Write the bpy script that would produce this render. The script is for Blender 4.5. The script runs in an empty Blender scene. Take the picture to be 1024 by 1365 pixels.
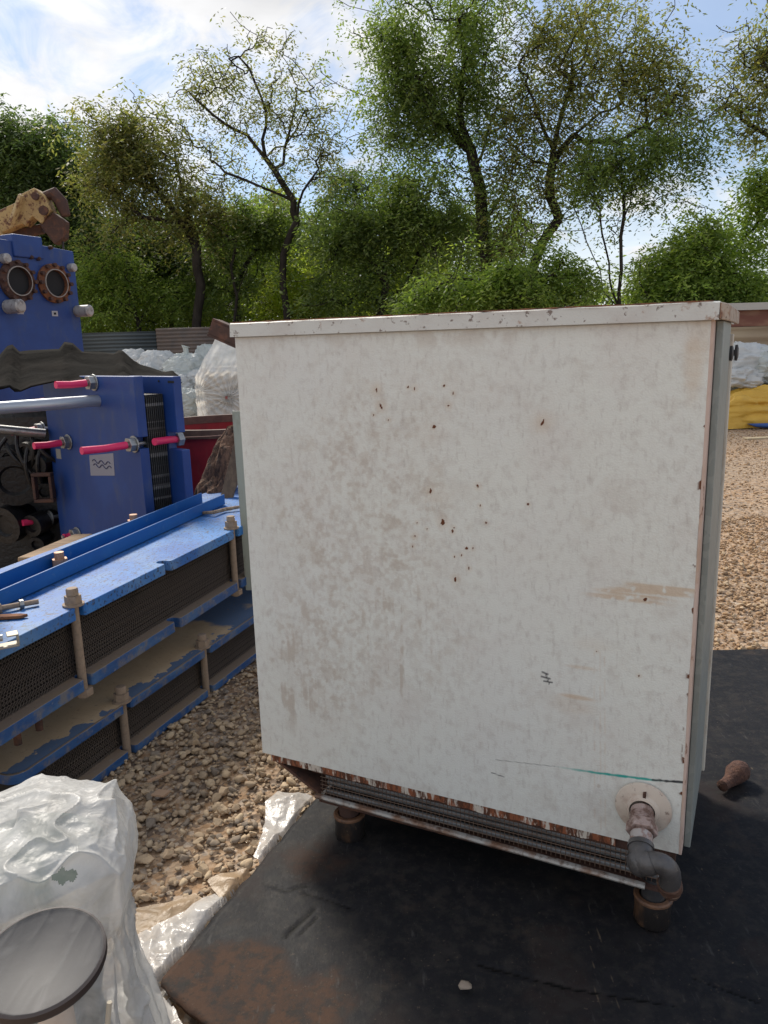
import bpy, bmesh, math, random
import numpy as np
from mathutils import Vector, Matrix
random.seed(7); rng = np.random.default_rng(7)
SC = bpy.context.scene
COL = SC.collection
R_ = math.radians
# ------------------------------------------------------------------ camera
EYE = np.array([0, 0, 1.45]); FPX = 1025.0; CX, CY = 512.0, 682.5
_d = np.array([643 - CX, -(5400 - CY), -FPX]); _d /= np.linalg.norm(_d)
_up = -_d; _fw = np.array([0, 0, -1.0]); _fw -= _fw.dot(_up) * _up; _fw /= np.linalg.norm(_fw)
RM = np.array([np.cross(_fw, _up), _fw, _up])
cam = bpy.data.cameras.new('camera'); camo = bpy.data.objects.new('camera', cam); COL.objects.link(camo)
cam.sensor_fit = 'VERTICAL'; cam.sensor_height = 36; cam.lens = 36 * FPX / 1365
cam.clip_start = 0.02; cam.clip_end = 900
m4 = Matrix([list(RM[0]) + [0], list(RM[1]) + [0], list(RM[2]) + [1.45], [0, 0, 0, 1]])
camo.matrix_world = m4
SC.camera = camo
def ray(x, y):
    v = RM @ np.array([x - CX, CY - y, -FPX]); return v / np.linalg.norm(v)
def at(x, y, Y): r = ray(x, y); return EYE + r * (Y / r[1])
def onz(x, y, z=0.0): r = ray(x, y); return EYE + r * (z - 1.45) / r[2]
def onpl(x, y, p, n): r = ray(x, y); n = np.array(n, float); return EYE + r * ((np.array(p) - EYE).dot(n) / r.dot(n))
# ------------------------------------------------------------------ light
SUN_YAW, SUN_EL = -27.0, 43.0
W = bpy.data.worlds.new('World'); SC.world = W; W.use_nodes = True
nt = W.node_tree; nt.nodes.clear(); N = nt.nodes.new; L = nt.links.new
out = N('ShaderNodeOutputWorld'); bg = N('ShaderNodeBackground'); L(bg.outputs[0], out.inputs[0])
bg.inputs[1].default_value = 0.1
sky = N('ShaderNodeTexSky'); sky.sky_type = 'NISHITA'; sky.sun_disc = False
sky.sun_elevation = R_(SUN_EL); sky.sun_rotation = R_(SUN_YAW); sky.air_density = 1.0; sky.dust_density = 0.15; sky.ozone_density = 2.0
tc = N('ShaderNodeTexCoord')
sep = N('ShaderNodeSeparateXYZ'); L(tc.outputs['Generated'], sep.inputs[0])
def M(op, a, b=None, c=None, clamp=False):
    n = N('ShaderNodeMath'); n.operation = op; n.use_clamp = clamp
    for i, v in enumerate((a, b, c)):
        if v is None: continue
        if isinstance(v, (int, float)): n.inputs[i].default_value = v
        else: L(v, n.inputs[i])
    return n.outputs[0]
zc = M('ADD', M('MAXIMUM', sep.outputs[2], 0.0), 0.16)
cmb = N('ShaderNodeCombineXYZ'); L(M('DIVIDE', sep.outputs[0], zc), cmb.inputs[0]); L(M('DIVIDE', sep.outputs[1], zc), cmb.inputs[1])
cmb.inputs[2].default_value = 3.1
def nz(scale, detail, rough=0.55, dist=0.0, off=(0, 0, 0), sc=(1, 1, 1)):
    mp = N('ShaderNodeMapping'); mp.inputs['Location'].default_value = off; mp.inputs['Scale'].default_value = sc
    L(cmb.outputs[0], mp.inputs[0])
    n = N('ShaderNodeTexNoise'); n.inputs['Scale'].default_value = scale; n.inputs['Detail'].default_value = detail
    n.inputs['Roughness'].default_value = rough; n.inputs['Distortion'].default_value = dist; L(mp.outputs[0], n.inputs[0]); return n.outputs[0]
big = nz(0.55, 6, .55, .4, (9.5, 8.2, 0)); fine = nz(4.2, 8, .62, .6, (0, 0, 0), (1.0, .6, 1)); shade = nz(.9, 6, .6, .3, (5, 3, 1))
def MR(v, a, b, c=0.0, d=1.0):
    n = N('ShaderNodeMapRange'); n.interpolation_type = 'SMOOTHSTEP'; L(v, n.inputs[0])
    for i, k in enumerate((a, b, c, d)): n.inputs[i + 1].default_value = k
    return n.outputs[0]
cov = M('ADD', MR(M('ADD', M('MULTIPLY', big, .60), M('MULTIPLY', fine, .40)), .44, .58, 0, .78), 0.24, clamp=True)
# more veil low down near the horizon
low = MR(sep.outputs[2], 0.02, 0.30, .80, 0.0)
cov = M('MAXIMUM', cov, low)
sd = Vector((math.cos(R_(SUN_EL)) * math.sin(R_(SUN_YAW)), math.cos(R_(SUN_EL)) * math.cos(R_(SUN_YAW)), math.sin(R_(SUN_EL))))
dp = N('ShaderNodeVectorMath'); dp.operation = 'DOT_PRODUCT'; L(tc.outputs['Generated'], dp.inputs[0]); dp.inputs[1].default_value = sd
glow = M('POWER', M('MAXIMUM', dp.outputs['Value'], 0.0), 14.0)
cov = M('MAXIMUM', cov, M('MULTIPLY', glow, 1.0, clamp=True), clamp=True)
bright = M('ADD', MR(shade, .35, .68, 4.9, 7.3), M('MULTIPLY', glow, 2.6))
cc = N('ShaderNodeMix'); cc.data_type = 'RGBA'; cc.blend_type = 'MULTIPLY'; cc.inputs[0].default_value = 1
cc.inputs[6].default_value = (.985, .985, .995, 1)
cb = N('ShaderNodeCombineColor'); [L(bright, cb.inputs[i]) for i in range(3)]
L(cb.outputs[0], cc.inputs[7])
mx = N('ShaderNodeMix'); mx.data_type = 'RGBA'; L(cov, mx.inputs[0]); L(cc.outputs[2], mx.inputs[7])
sk = N('ShaderNodeMix'); sk.data_type = 'RGBA'; sk.blend_type = 'MULTIPLY'; sk.inputs[0].default_value = 1; sk.inputs[7].default_value = (.74, .80, .86, 1)
L(sky.outputs[0], sk.inputs[6]); L(sk.outputs[2], mx.inputs[6]); L(mx.outputs[2], bg.inputs[0])
sl = bpy.data.lights.new('sun', 'SUN'); sl.energy = 2.8; sl.angle = R_(12.0); sl.color = (1.0, .93, .82)
so = bpy.data.objects.new('sun', sl); COL.objects.link(so); so.rotation_euler = (-sd).to_track_quat('-Z', 'Y').to_euler(); so.location = (0, 0, 20)
SC.view_settings.view_transform = 'Standard'; SC.view_settings.look = 'None'; SC.view_settings.exposure = 0.6; SC.view_settings.gamma = 1.0
SC.view_settings.use_curve_mapping = False
SC.cycles.max_bounces = 6; SC.cycles.transparent_max_bounces = 16; SC.cycles.use_denoising = True

# ------------------------------------------------------------------ numpy noise
def _h(ix, iy, iz, s):
    n = (ix.astype(np.int64) * 374761393 + iy.astype(np.int64) * 668265263 + iz.astype(np.int64) * 2147483647 + s * 1274126177) & 0xffffffff
    n = ((n ^ (n >> 13)) * 1274126177) & 0xffffffff
    return ((n ^ (n >> 16)) & 0xffff) / 65535.0
def vn(P, s=0):
    P = np.asarray(P, float); i = np.floor(P).astype(np.int64); f = P - i; f = f * f * (3 - 2 * f); r = 0
    for a in (0, 1):
        for b in (0, 1):
            for c in (0, 1):
                w = (f[:, 0] if a else 1 - f[:, 0]) * (f[:, 1] if b else 1 - f[:, 1]) * (f[:, 2] if c else 1 - f[:, 2])
                r = r + w * _h(i[:, 0] + a, i[:, 1] + b, i[:, 2] + c, s)
    return r
def fbm(P, o=4, s=0, g=.5):
    P = np.asarray(P, float)
    if P.shape[1] == 2: P = np.c_[P, np.zeros(len(P))]
    r = 0; a = 1; t = 0
    for k in range(o): r = r + a * vn(P * 2 ** k + 17.3 * k, s + k); t += a; a *= g
    return r / t
def ridge(P, o=3, s=0):
    P = np.asarray(P, float)
    if P.shape[1] == 2: P = np.c_[P, np.zeros(len(P))]
    r = 0; a = 1; t = 0
    for k in range(o): r = r + a * (1 - np.abs(2 * vn(P * 2 ** k + 9.1 * k, s + k) - 1)) ** 2; t += a; a *= .5
    return r / t
def ss(x, a, b): t = np.clip((x - a) / (b - a), 0, 1); return t * t * (3 - 2 * t)

# ------------------------------------------------------------------ materials
MATS = {}
def mat(name, base, rough=.6, metal=0., layers=(), bump=(), spec=.5, sub=None, alpha=None, objrand=0., coat=0.):
    """layers: (kind, scale, lo, hi, color, [strength, detail]) ; bump: list of (kind, scale, strength, distance)"""
    if name in MATS: return MATS[name]
    m = bpy.data.materials.new(name); m.use_nodes = True; t = m.node_tree; p = t.nodes['Principled BSDF']
    n_ = t.nodes.new; l_ = t.links.new
    co = n_('ShaderNodeTexCoord')
    def src(kind, scale, detail=6, ):
        if kind == 'attr' or kind.startswith('@'):
            a = n_('ShaderNodeAttribute'); a.attribute_name = kind[1:]; return a.outputs['Fac']
        if kind == 'island': g = n_('ShaderNodeNewGeometry'); return g.outputs['Random Per Island']
        if kind == 'obj': g = n_('ShaderNodeObjectInfo'); return g.outputs['Random']
        if kind == 'up': g = n_('ShaderNodeNewGeometry'); s_ = n_('ShaderNodeSeparateXYZ'); l_(g.outputs['Normal'], s_.inputs[0]); return s_.outputs[2]
        mp = n_('ShaderNodeMapping'); l_(co.outputs['Object'], mp.inputs[0])
        sc = scale if isinstance(scale, (tuple, list)) else (scale,) * 3
        mp.inputs['Scale'].default_value = sc; mp.inputs['Location'].default_value = (len(t.nodes) * .37, 1.1, len(t.nodes) * .13)
        if kind == 'noise':
            q = n_('ShaderNodeTexNoise'); q.inputs['Scale'].default_value = 1; q.inputs['Detail'].default_value = detail; q.inputs['Roughness'].default_value = .62; l_(mp.outputs[0], q.inputs[0]); return q.outputs[0]
        if kind == 'vor':
            q = n_('ShaderNodeTexVoronoi'); q.inputs['Scale'].default_value = 1; l_(mp.outputs[0], q.inputs[0]); return q.outputs[0]
        if kind == 'cell':
            q = n_('ShaderNodeTexVoronoi'); q.inputs['Scale'].default_value = 1; l_(mp.outputs[0], q.inputs[0])
            s_ = n_('ShaderNodeSeparateColor'); l_(q.outputs['Color'], s_.inputs[0]); return s_.outputs[0]
        if kind == 'wave':
            q = n_('ShaderNodeTexWave'); q.inputs['Scale'].default_value = 1; q.inputs['Distortion'].default_value = 6; q.inputs['Detail'].default_value = 3; l_(mp.outputs[0], q.inputs[0]); return q.outputs[0]
    cur = None; c0 = tuple(base) + (1,)
    rsock = None
    for ly in layers:
        kind, scale, lo, hi, colr = ly[:5]; st = ly[5] if len(ly) > 5 else 1.; det = ly[6] if len(ly) > 6 else 6
        rg = ly[7] if len(ly) > 7 else None
        f = src(kind, scale, det)
        mr = n_('ShaderNodeMapRange'); mr.interpolation_type = 'SMOOTHSTEP' if lo < hi else 'LINEAR'; mr.clamp = True
        l_(f, mr.inputs[0]); mr.inputs[1].default_value = min(lo, hi) if lo < hi else lo; mr.inputs[2].default_value = hi; mr.inputs[3].default_value = 0; mr.inputs[4].default_value = st
        fac = mr.outputs[0]
        x = n_('ShaderNodeMix'); x.data_type = 'RGBA'; l_(fac, x.inputs[0])
        if cur is None: x.inputs[6].default_value = c0
        else: l_(cur, x.inputs[6])
        x.inputs[7].default_value = tuple(colr) + (1,); cur = x.outputs[2]
        if rg is not None:
            y = n_('ShaderNodeMix'); y.data_type = 'FLOAT'; l_(fac, y.inputs[0])
            if rsock is None: y.inputs[2].default_value = rough
            else: l_(rsock, y.inputs[2])
            y.inputs[3].default_value = rg; rsock = y.outputs[0]
    if cur is not None: l_(cur, p.inputs['Base Color'])
    else: p.inputs['Base Color'].default_value = c0
    if rsock is not None: l_(rsock, p.inputs['Roughness'])
    else: p.inputs['Roughness'].default_value = rough
    p.inputs['Metallic'].default_value = metal; p.inputs['Specular IOR Level'].default_value = spec
    if coat: p.inputs['Coat Weight'].default_value = coat; p.inputs['Coat Roughness'].default_value = .2
    prev = None
    for (kind, scale, st, dist) in bump:
        b = n_('ShaderNodeBump'); b.inputs['Strength'].default_value = st; b.inputs['Distance'].default_value = dist
        l_(src(kind, scale), b.inputs['Height'])
        if prev is not None: l_(prev, b.inputs['Normal'])
        prev = b.outputs[0]
    if prev is not None: l_(prev, p.inputs['Normal'])
    m['prin'] = 1
    MATS[name] = m; return m
def film_mat(name, col, lo, hi, scale=8, rough=.28, mn=.35, mxv=.9, rim=1.0, bmp=.7):
    m = bpy.data.materials.new(name); m.use_nodes = True; t = m.node_tree; n_ = t.nodes.new; l_ = t.links.new
    p = t.nodes['Principled BSDF']; p.inputs['Base Color'].default_value = col + (1,); p.inputs['Roughness'].default_value = rough
    o = t.nodes['Material Output']; co = n_('ShaderNodeTexCoord')
    q = n_('ShaderNodeTexNoise'); q.inputs['Scale'].default_value = scale; q.inputs['Detail'].default_value = 6; q.inputs['Distortion'].default_value = 1.0; l_(co.outputs['Object'], q.inputs[0])
    mr = n_('ShaderNodeMapRange'); l_(q.outputs[0], mr.inputs[0]); mr.inputs[1].default_value = lo; mr.inputs[2].default_value = hi; mr.inputs[3].default_value = mn; mr.inputs[4].default_value = mxv
    lw = n_('ShaderNodeLayerWeight'); lw.inputs[0].default_value = .35
    ad = n_('ShaderNodeMath'); ad.operation = 'MAXIMUM'; ad.use_clamp = True; l_(mr.outputs[0], ad.inputs[0]); fm_ = n_('ShaderNodeMath'); fm_.operation = 'MULTIPLY'; fm_.inputs[1].default_value = rim; l_(lw.outputs['Facing'], fm_.inputs[0]); l_(fm_.outputs[0], ad.inputs[1])
    tr = n_('ShaderNodeBsdfTransparent'); tl = n_('ShaderNodeBsdfTranslucent'); tl.inputs[0].default_value = col + (1,)
    m1 = n_('ShaderNodeMixShader'); m1.inputs[0].default_value = .35; l_(p.outputs[0], m1.inputs[1]); l_(tl.outputs[0], m1.inputs[2])
    m2 = n_('ShaderNodeMixShader'); l_(ad.outputs[0], m2.inputs[0]); l_(tr.outputs[0], m2.inputs[1]); l_(m1.outputs[0], m2.inputs[2])
    l_(m2.outputs[0], o.inputs[0])
    b = n_('ShaderNodeBump'); b.inputs['Strength'].default_value = bmp; b.inputs['Distance'].default_value = .028 / scale
    q2 = n_('ShaderNodeTexNoise'); q2.inputs['Scale'].default_value = scale * 3.5; q2.inputs['Detail'].default_value = 5; q2.inputs['Distortion'].default_value = 2.5; l_(co.outputs['Object'], q2.inputs[0])
    l_(q2.outputs[0], b.inputs['Height']); l_(b.outputs[0], p.inputs['Normal'])
    return m
def leaf_mat(name, c1, c2, c3, trans=.35):
    m = bpy.data.materials.new(name); m.use_nodes = True; t = m.node_tree; n_ = t.nodes.new; l_ = t.links.new
    p = t.nodes['Principled BSDF']; o = t.nodes['Material Output']; p.inputs['Roughness'].default_value = .5; p.inputs['Specular IOR Level'].default_value = .4
    g = n_('ShaderNodeNewGeometry'); rp = n_('ShaderNodeValToRGB'); l_(g.outputs['Random Per Island'], rp.inputs[0])
    rp.color_ramp.elements[0].color = c1 + (1,); rp.color_ramp.elements[1].color = c3 + (1,); e = rp.color_ramp.elements.new(.55); e.color = c2 + (1,)
    co = n_('ShaderNodeTexCoord'); q = n_('ShaderNodeTexNoise'); q.inputs['Scale'].default_value = .7; q.inputs['Detail'].default_value = 3; l_(co.outputs['Object'], q.inputs[0])
    x = n_('ShaderNodeMix'); x.data_type = 'RGBA'; x.blend_type = 'MULTIPLY'; x.inputs[0].default_value = 1
    mr = n_('ShaderNodeMapRange'); l_(q.outputs[0], mr.inputs[0]); mr.inputs[1].default_value = .3; mr.inputs[2].default_value = .7; mr.inputs[3].default_value = .75; mr.inputs[4].default_value = 1.3
    cb_ = n_('ShaderNodeCombineColor'); [l_(mr.outputs[0], cb_.inputs[i]) for i in range(3)]
    l_(rp.outputs[0], x.inputs[6]); l_(cb_.outputs[0], x.inputs[7])
    l_(x.outputs[2], p.inputs['Base Color'])
    tl = n_('ShaderNodeBsdfTranslucent'); y = n_('ShaderNodeMix'); y.data_type = 'RGBA'; y.blend_type = 'MULTIPLY'; y.inputs[0].default_value = 1; l_(x.outputs[2], y.inputs[6]); y.inputs[7].default_value = (1.45, 1.6, .75, 1)
    l_(y.outputs[2], tl.inputs[0])
    ms = n_('ShaderNodeMixShader'); ms.inputs[0].default_value = trans; l_(p.outputs[0], ms.inputs[1]); l_(tl.outputs[0], ms.inputs[2]); l_(ms.outputs[0], o.inputs[0])
    return m

# ------------------------------------------------------------------ mesh helpers
def link(o, parent=None):
    COL.objects.link(o)
    if parent is not None: o.parent = parent
    return o
def empty(name, loc=(0, 0, 0), rz=0., label=None, cat=None, group=None):
    o = bpy.data.objects.new(name, None); o.location = tuple(loc); o.rotation_euler = (0, 0, rz); o.empty_display_size = .1; link(o)
    return tag(o, label, cat, group)
def tag(o, label=None, cat=None, group=None, kind=None):
    if label: o['label'] = label
    if cat: o['category'] = cat
    if group: o['group'] = group
    if kind: o['kind'] = kind
    return o
def npmesh(name, V, F, m, parent=None, smooth=False, attrs=None):
    V = np.asarray(V, np.float32); F = np.asarray(F, np.int32); k = F.shape[1]
    me = bpy.data.meshes.new(name); me.vertices.add(len(V)); me.vertices.foreach_set('co', V.ravel())
    me.loops.add(F.size); me.loops.foreach_set('vertex_index', F.ravel())
    me.polygons.add(len(F)); me.polygons.foreach_set('loop_start', np.arange(len(F), dtype=np.int32) * k); me.polygons.foreach_set('loop_total', np.full(len(F), k, np.int32))
    if smooth: me.polygons.foreach_set('use_smooth', np.ones(len(F), bool))
    me.update(calc_edges=True)
    for a, v in (attrs or {}).items():
        at_ = me.attributes.new(a, 'FLOAT', 'POINT'); at_.data.foreach_set('value', np.asarray(v, np.float32))
    me.materials.append(m)
    return link(bpy.data.objects.new(name, me), parent)
class MB:
    def __init__(s): s.v = []; s.f = []
    def add(s, V, F):
        o = len(s.v); s.v += [tuple(map(float, p)) for p in V]; s.f += [tuple(i + o for i in f) for f in F]; return s
    def box(s, a, b):
        (x0, y0, z0), (x1, y1, z1) = a, b
        return s.add([(x0, y0, z0), (x1, y0, z0), (x1, y1, z0), (x0, y1, z0), (x0, y0, z1), (x1, y0, z1), (x1, y1, z1), (x0, y1, z1)],
                     [(0, 3, 2, 1), (4, 5, 6, 7), (0, 1, 5, 4), (1, 2, 6, 5), (2, 3, 7, 6), (3, 0, 4, 7)])
    def obox(s, c, ax, ay, az):
        c, ax, ay, az = (np.array(q, float) for q in (c, ax, ay, az))
        V = [c + i * ax + j * ay + k * az for k in (-1, 1) for i, j in ((-1, -1), (1, -1), (1, 1), (-1, 1))]
        return s.add(V, [(0, 3, 2, 1), (4, 5, 6, 7), (0, 1, 5, 4), (1, 2, 6, 5), (2, 3, 7, 6), (3, 0, 4, 7)])
    def tube(s, pts, rad, n=12, cap=True, flat=1.0):
        pts = [np.array(p, float) for p in pts]
        if not hasattr(rad, '__len__'): rad = [rad] * len(pts)
        V = []; a = None
        for i, p in enumerate(pts):
            t = pts[min(i + 1, len(pts) - 1)] - pts[max(i - 1, 0)]
            L_ = np.linalg.norm(t); t = t / L_ if L_ > 1e-9 else np.array([0, 0, 1.])
            if a is None:
                a = np.cross(t, (0, 0, 1.)); a = a if np.linalg.norm(a) > .1 else np.cross(t, (1., 0, 0))
            a = a - a.dot(t) * t; a /= np.linalg.norm(a); b = np.cross(t, a)
            for k in range(n):
                w = 2 * math.pi * k / n; V.append(p + rad[i] * (math.cos(w) * a + flat * math.sin(w) * b))
        F = [(i * n + k, i * n + (k + 1) % n, (i + 1) * n + (k + 1) % n, (i + 1) * n + k) for i in range(len(pts) - 1) for k in range(n)]
        if cap: F += [tuple(range(n))[::-1], tuple((len(pts) - 1) * n + k for k in range(n))]
        return s.add(V, F)
    def cyl(s, p0, p1, r, r1=None, n=16): return s.tube([p0, p1], [r, r if r1 is None else r1], n)
    def lathe(s, prof, o=(0, 0, 0), ax=(0, 0, 1), n=24):
        """prof: list of (r, h)"""
        ax = np.array(ax, float); ax /= np.linalg.norm(ax); o = np.array(o, float)
        a = np.cross(ax, (0, 0, 1.)); a = a if np.linalg.norm(a) > .1 else np.array([1., 0, 0]); a /= np.linalg.norm(a); b = np.cross(ax, a)
        V = [o + ax * h + max(r, 1e-5) * (math.cos(2 * math.pi * k / n) * a + math.sin(2 * math.pi * k / n) * b) for r, h in prof for k in range(n)]
        F = [(i * n + k, i * n + (k + 1) % n, (i + 1) * n + (k + 1) % n, (i + 1) * n + k) for i in range(len(prof) - 1) for k in range(n)]
        return s.add(V, F)
    def prism(s, poly, d):
        """poly 3D list extruded by vector d"""
        d = np.array(d, float); n = len(poly); P = [np.array(p, float) for p in poly]
        return s.add(P + [p + d for p in P], [tuple(range(n))[::-1], tuple(range(n, 2 * n))] + [(i, (i + 1) % n, n + (i + 1) % n, n + i) for i in range(n)])
    def build(s, name, m, parent=None, smooth=False, bevel=0., seg=2):
        me = bpy.data.meshes.new(name); me.from_pydata(s.v, [], s.f); me.materials.append(m)
        bm = bmesh.new(); bm.from_mesh(me); bmesh.ops.recalc_face_normals(bm, faces=bm.faces[:]); bm.to_mesh(me); bm.free()
        o = link(bpy.data.objects.new(name, me), parent)
        if smooth:
            me.polygons.foreach_set('use_smooth', [True] * len(me.polygons)); me.set_sharp_from_angle(angle=R_(38))
        if bevel:
            b = o.modifiers.new('bevel', 'BEVEL'); b.width = bevel; b.segments = seg; b.limit_method = 'ANGLE'; b.angle_limit = R_(35)
        return o
def grid_faces(nx, ny):
    i = np.arange(nx - 1)[None, :] + nx * np.arange(ny - 1)[:, None]
    return np.stack([i, i + 1, i + nx + 1, i + nx], -1).reshape(-1, 4)
def hexnut(mb, o, ax, r, h, off=0.):
    ax = np.array(ax, float); ax /= np.linalg.norm(ax); o = np.array(o, float) + ax * off
    mb.lathe([(0, 0), (r, 0), (r, h), (0, h)], o, ax, 6); return mb

# ------------------------------------------------------------------ ground
GZ = -0.03
g_mat = mat('gravel_earth', (.27, .185, .115), .92, layers=[('noise', .35, .35, .7, (.39, .215, .098), .85), ('noise', 2.2, .45, .75, (.24, .165, .11), .7), ('noise', 26, .4, .62, (.47, .345, .235), .7), ('cell', 34, .72, .8, (.10, .075, .06), .7), ('cell', 60, .8, .86, (.46, .38, .30), .7)],
            bump=[('vor', 40, .9, .012), ('noise', 160, .6, .004), ('noise', 3, .5, .03)])
xs = np.unique(np.concatenate([np.linspace(-260, -20, 12), np.linspace(-20, -3, 30), np.linspace(-3, 9, 241), np.linspace(9, 22, 40), np.linspace(22, 260, 14)]))
ys = np.unique(np.concatenate([np.linspace(-40, 0, 6), np.linspace(0, 6, 150), np.linspace(6, 22, 140), np.linspace(22, 300, 20)]))
GX, GY = np.meshgrid(xs, ys); GP = np.c_[GX.ravel(), GY.ravel()]
gh = (fbm(GP * 1.6, 4, 3) - .5) * .035 + (fbm(GP * 9, 3, 5) - .5) * .012
gh *= 1 - ss(np.abs(GP[:, 0]), 30, 60)
def ground_h(P): return GZ + (fbm(P * 1.6, 4, 3) - .5) * .035 + (fbm(P * 9, 3, 5) - .5) * .012
ground = npmesh('ground', np.c_[GP, GZ - .006 + gh], grid_faces(len(xs), len(ys)), g_mat, smooth=True); tag(ground, kind='structure')

# mat sheet outline (world)
MATC = [onz(222, 1322, 0), onz(300, 1366, 0), None, None]
corner_bl = np.array([-.56, 1.53]); left_dir = np.array([.375, .927]); left_dir /= np.linalg.norm(left_dir)
far_l = corner_bl + left_dir * 2.15
mat_poly = [corner_bl, np.array([-.36, 1.36]), np.array([-.25, .7]), np.array([2.6, .7]), np.array([2.6, 3.38]), np.array([far_l[0], 3.46])]
def in_poly(P, poly):
    c = np.zeros(len(P), bool); n = len(poly)
    for i in range(n):
        (x1, y1), (x2, y2) = poly[i][:2], poly[(i + 1) % n][:2]
        k = ((y1 > P[:, 1]) != (y2 > P[:, 1])) & (P[:, 0] < (x2 - x1) * (P[:, 1] - y1) / (y2 - y1 + 1e-12) + x1); c ^= k
    return c

# ------------------------------------------------------------------ stones
st_mat = mat('gravel_stone', (.34, .26, .18), .85, layers=[('island', 1, 0, 1, (.44, .315, .195), .9), ('island', 1, .70, 1.0, (.56, .43, .28), .9), ('island', 1, .35, .0, (.17, .14, .115), .9), ('obj', 1, .35, 1.0, (.50, .36, .23), .75), ('noise', 30, .5, .75, (.15, .11, .08), .5)], bump=[('noise', 90, .5, .003)])
st_mat2 = mat('warm_gravel_stone', (.32, .205, .115), .88, layers=[('island', 1, 0, 1, (.40, .245, .125), .9), ('island', 1, .80, 1.0, (.52, .37, .21), .9), ('island', 1, .3, .0, (.21, .145, .095), .9)], bump=[('noise', 60, .5, .004)])
def stone_shapes(k, sub):
    out_ = []
    for i in range(k):
        bm = bmesh.new(); bmesh.ops.create_icosphere(bm, subdivisions=sub, radius=1)
        V = np.array([v.co[:] for v in bm.verts]); F = np.array([[v.index for v in f.verts] for f in bm.faces]); bm.free()
        P = V * (1 + .9 * (vn(V * 1.3 + i * 7.7, i)[:, None] - .5))
        for q in range(11):
            n_ = rng.normal(size=3); n_ /= np.linalg.norm(n_); dcut = rng.uniform(.42, .75); e = P @ n_ - dcut; P = P - np.outer(np.maximum(e, 0), n_) * 1.0
        P = P * np.array([1, rng.uniform(.65, .95), rng.uniform(.5, .75)]); out_.append((P, F))
    return out_
SH1 = stone_shapes(10, 2); SH0 = stone_shapes(8, 1)
def scatter(P2, sizes, shapes, zoff=.25):
    VV = []; FF = []; o = 0; h = ground_h(P2)
    for i in range(len(P2)):
        S, F = shapes[i % len(shapes)]; a = rng.uniform(0, 6.28); c, s = math.cos(a), math.sin(a); t = rng.normal(0, .35)
        Rz = np.array([[c, -s, 0], [s, c, 0], [0, 0, 1]]); Rx = np.array([[1, 0, 0], [0, math.cos(t), -math.sin(t)], [0, math.sin(t), math.cos(t)]])
        V = (S @ Rx.T @ Rz.T) * sizes[i] + (P2[i][0], P2[i][1], h[i] + sizes[i] * zoff); VV.append(V); FF.append(F + o); o += len(V)
    return np.concatenate(VV), np.concatenate(FF)
def pts_in(n, x0, x1, y0, y1, f=None):
    P = np.c_[rng.uniform(x0, x1, n), rng.uniform(y0, y1, n)]
    P = P[~in_poly(P, mat_poly)]
    return P if f is None else P[f(P)]
# near left patch
def left_zone(P): return (P[:, 0] > .364 * P[:, 1] - 2.1) & (P[:, 0] < -.18 + .3 * (P[:, 1] - 1.5))
A = pts_in(11500, -1.6, .3, 1.2, 4.3, left_zone); s_ = np.clip(rng.lognormal(-4.62, .42, len(A)), .004, .024)
V, F = scatter(A, s_, SH1); tag(npmesh('gravel', V, F, st_mat), kind='stuff', label='brown crushed stone gravel between the black sheet and blue plate stacks')
B = np.r_[pts_in(13000, 1.2, 3.6, 3.3, 6.2), pts_in(9000, 1.7, 6.5, 6.0, 13.0)]
B = B[B[:, 0] > .41 * B[:, 1] - .3]
s_ = np.clip(rng.lognormal(-4.95, .45, len(B)), .004, .026) * (1 + .05 * B[:, 1])
V, F = scatter(B, s_, SH0, -.05); tag(npmesh('gravel', V, F, st_mat2), kind='stuff', label='loose stones over the sunlit ground right of the cabinet')
# individually countable stones
base_st = []
for i, (S, F) in enumerate(SH1):
    me = bpy.data.meshes.new('stone'); me.from_pydata([tuple(p) for p in S], [], [tuple(f) for f in F.tolist()]); me.materials.append(st_mat); base_st.append(me)
Cc = pts_in(700, -1.25, -.2, 1.45, 2.9, left_zone)[:215]
D_ = np.array([p for p in pts_in(600, 1.5, 2.4, 3.45, 5.2) if p[0] > .42 * p[1]])[:70]
for i, p in enumerate(np.r_[Cc, D_]):
    s = float(np.clip(rng.lognormal(-4.0, .22), .013, .028)); o = bpy.data.objects.new('stone', base_st[i % len(base_st)])
    o.location = (p[0], p[1], float(ground_h(p[None])[0]) + s * .32); o.scale = (s, s, s); o.rotation_euler = (rng.normal(0, .3), rng.normal(0, .3), rng.uniform(0, 6.28)); link(o, ground)

def snap_edge(Q, F, poly, seed=0, amp=.012, fr=22):
    # pull the border vertices of a cut-out grid onto a slightly ragged outline
    E_ = np.sort(np.concatenate([F[:, [0, 1]], F[:, [1, 2]], F[:, [2, 3]], F[:, [3, 0]]]), 1); U_, c_ = np.unique(E_, axis=0, return_counts=True)
    bd = np.unique(U_[c_ == 1]); B_ = Q[bd]; best = np.full(len(B_), 1e9); tgt = B_.copy(); n = len(poly)
    for i in range(n):
        a = np.array(poly[i][:2], float); b = np.array(poly[(i + 1) % n][:2], float); d = b - a; t = np.clip(((B_ - a) @ d) / (d @ d), 0, 1); q = a + t[:, None] * d; ds = np.linalg.norm(q - B_, axis=1)
        k = ds < best; best[k] = ds[k]; tgt[k] = q[k]
    tgt = tgt + np.c_[fbm(tgt * fr, 3, seed) - .5, fbm(tgt * fr, 3, seed + 9) - .5] * amp * 2
    Q = Q.copy(); Q[bd] = tgt; return Q
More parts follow.
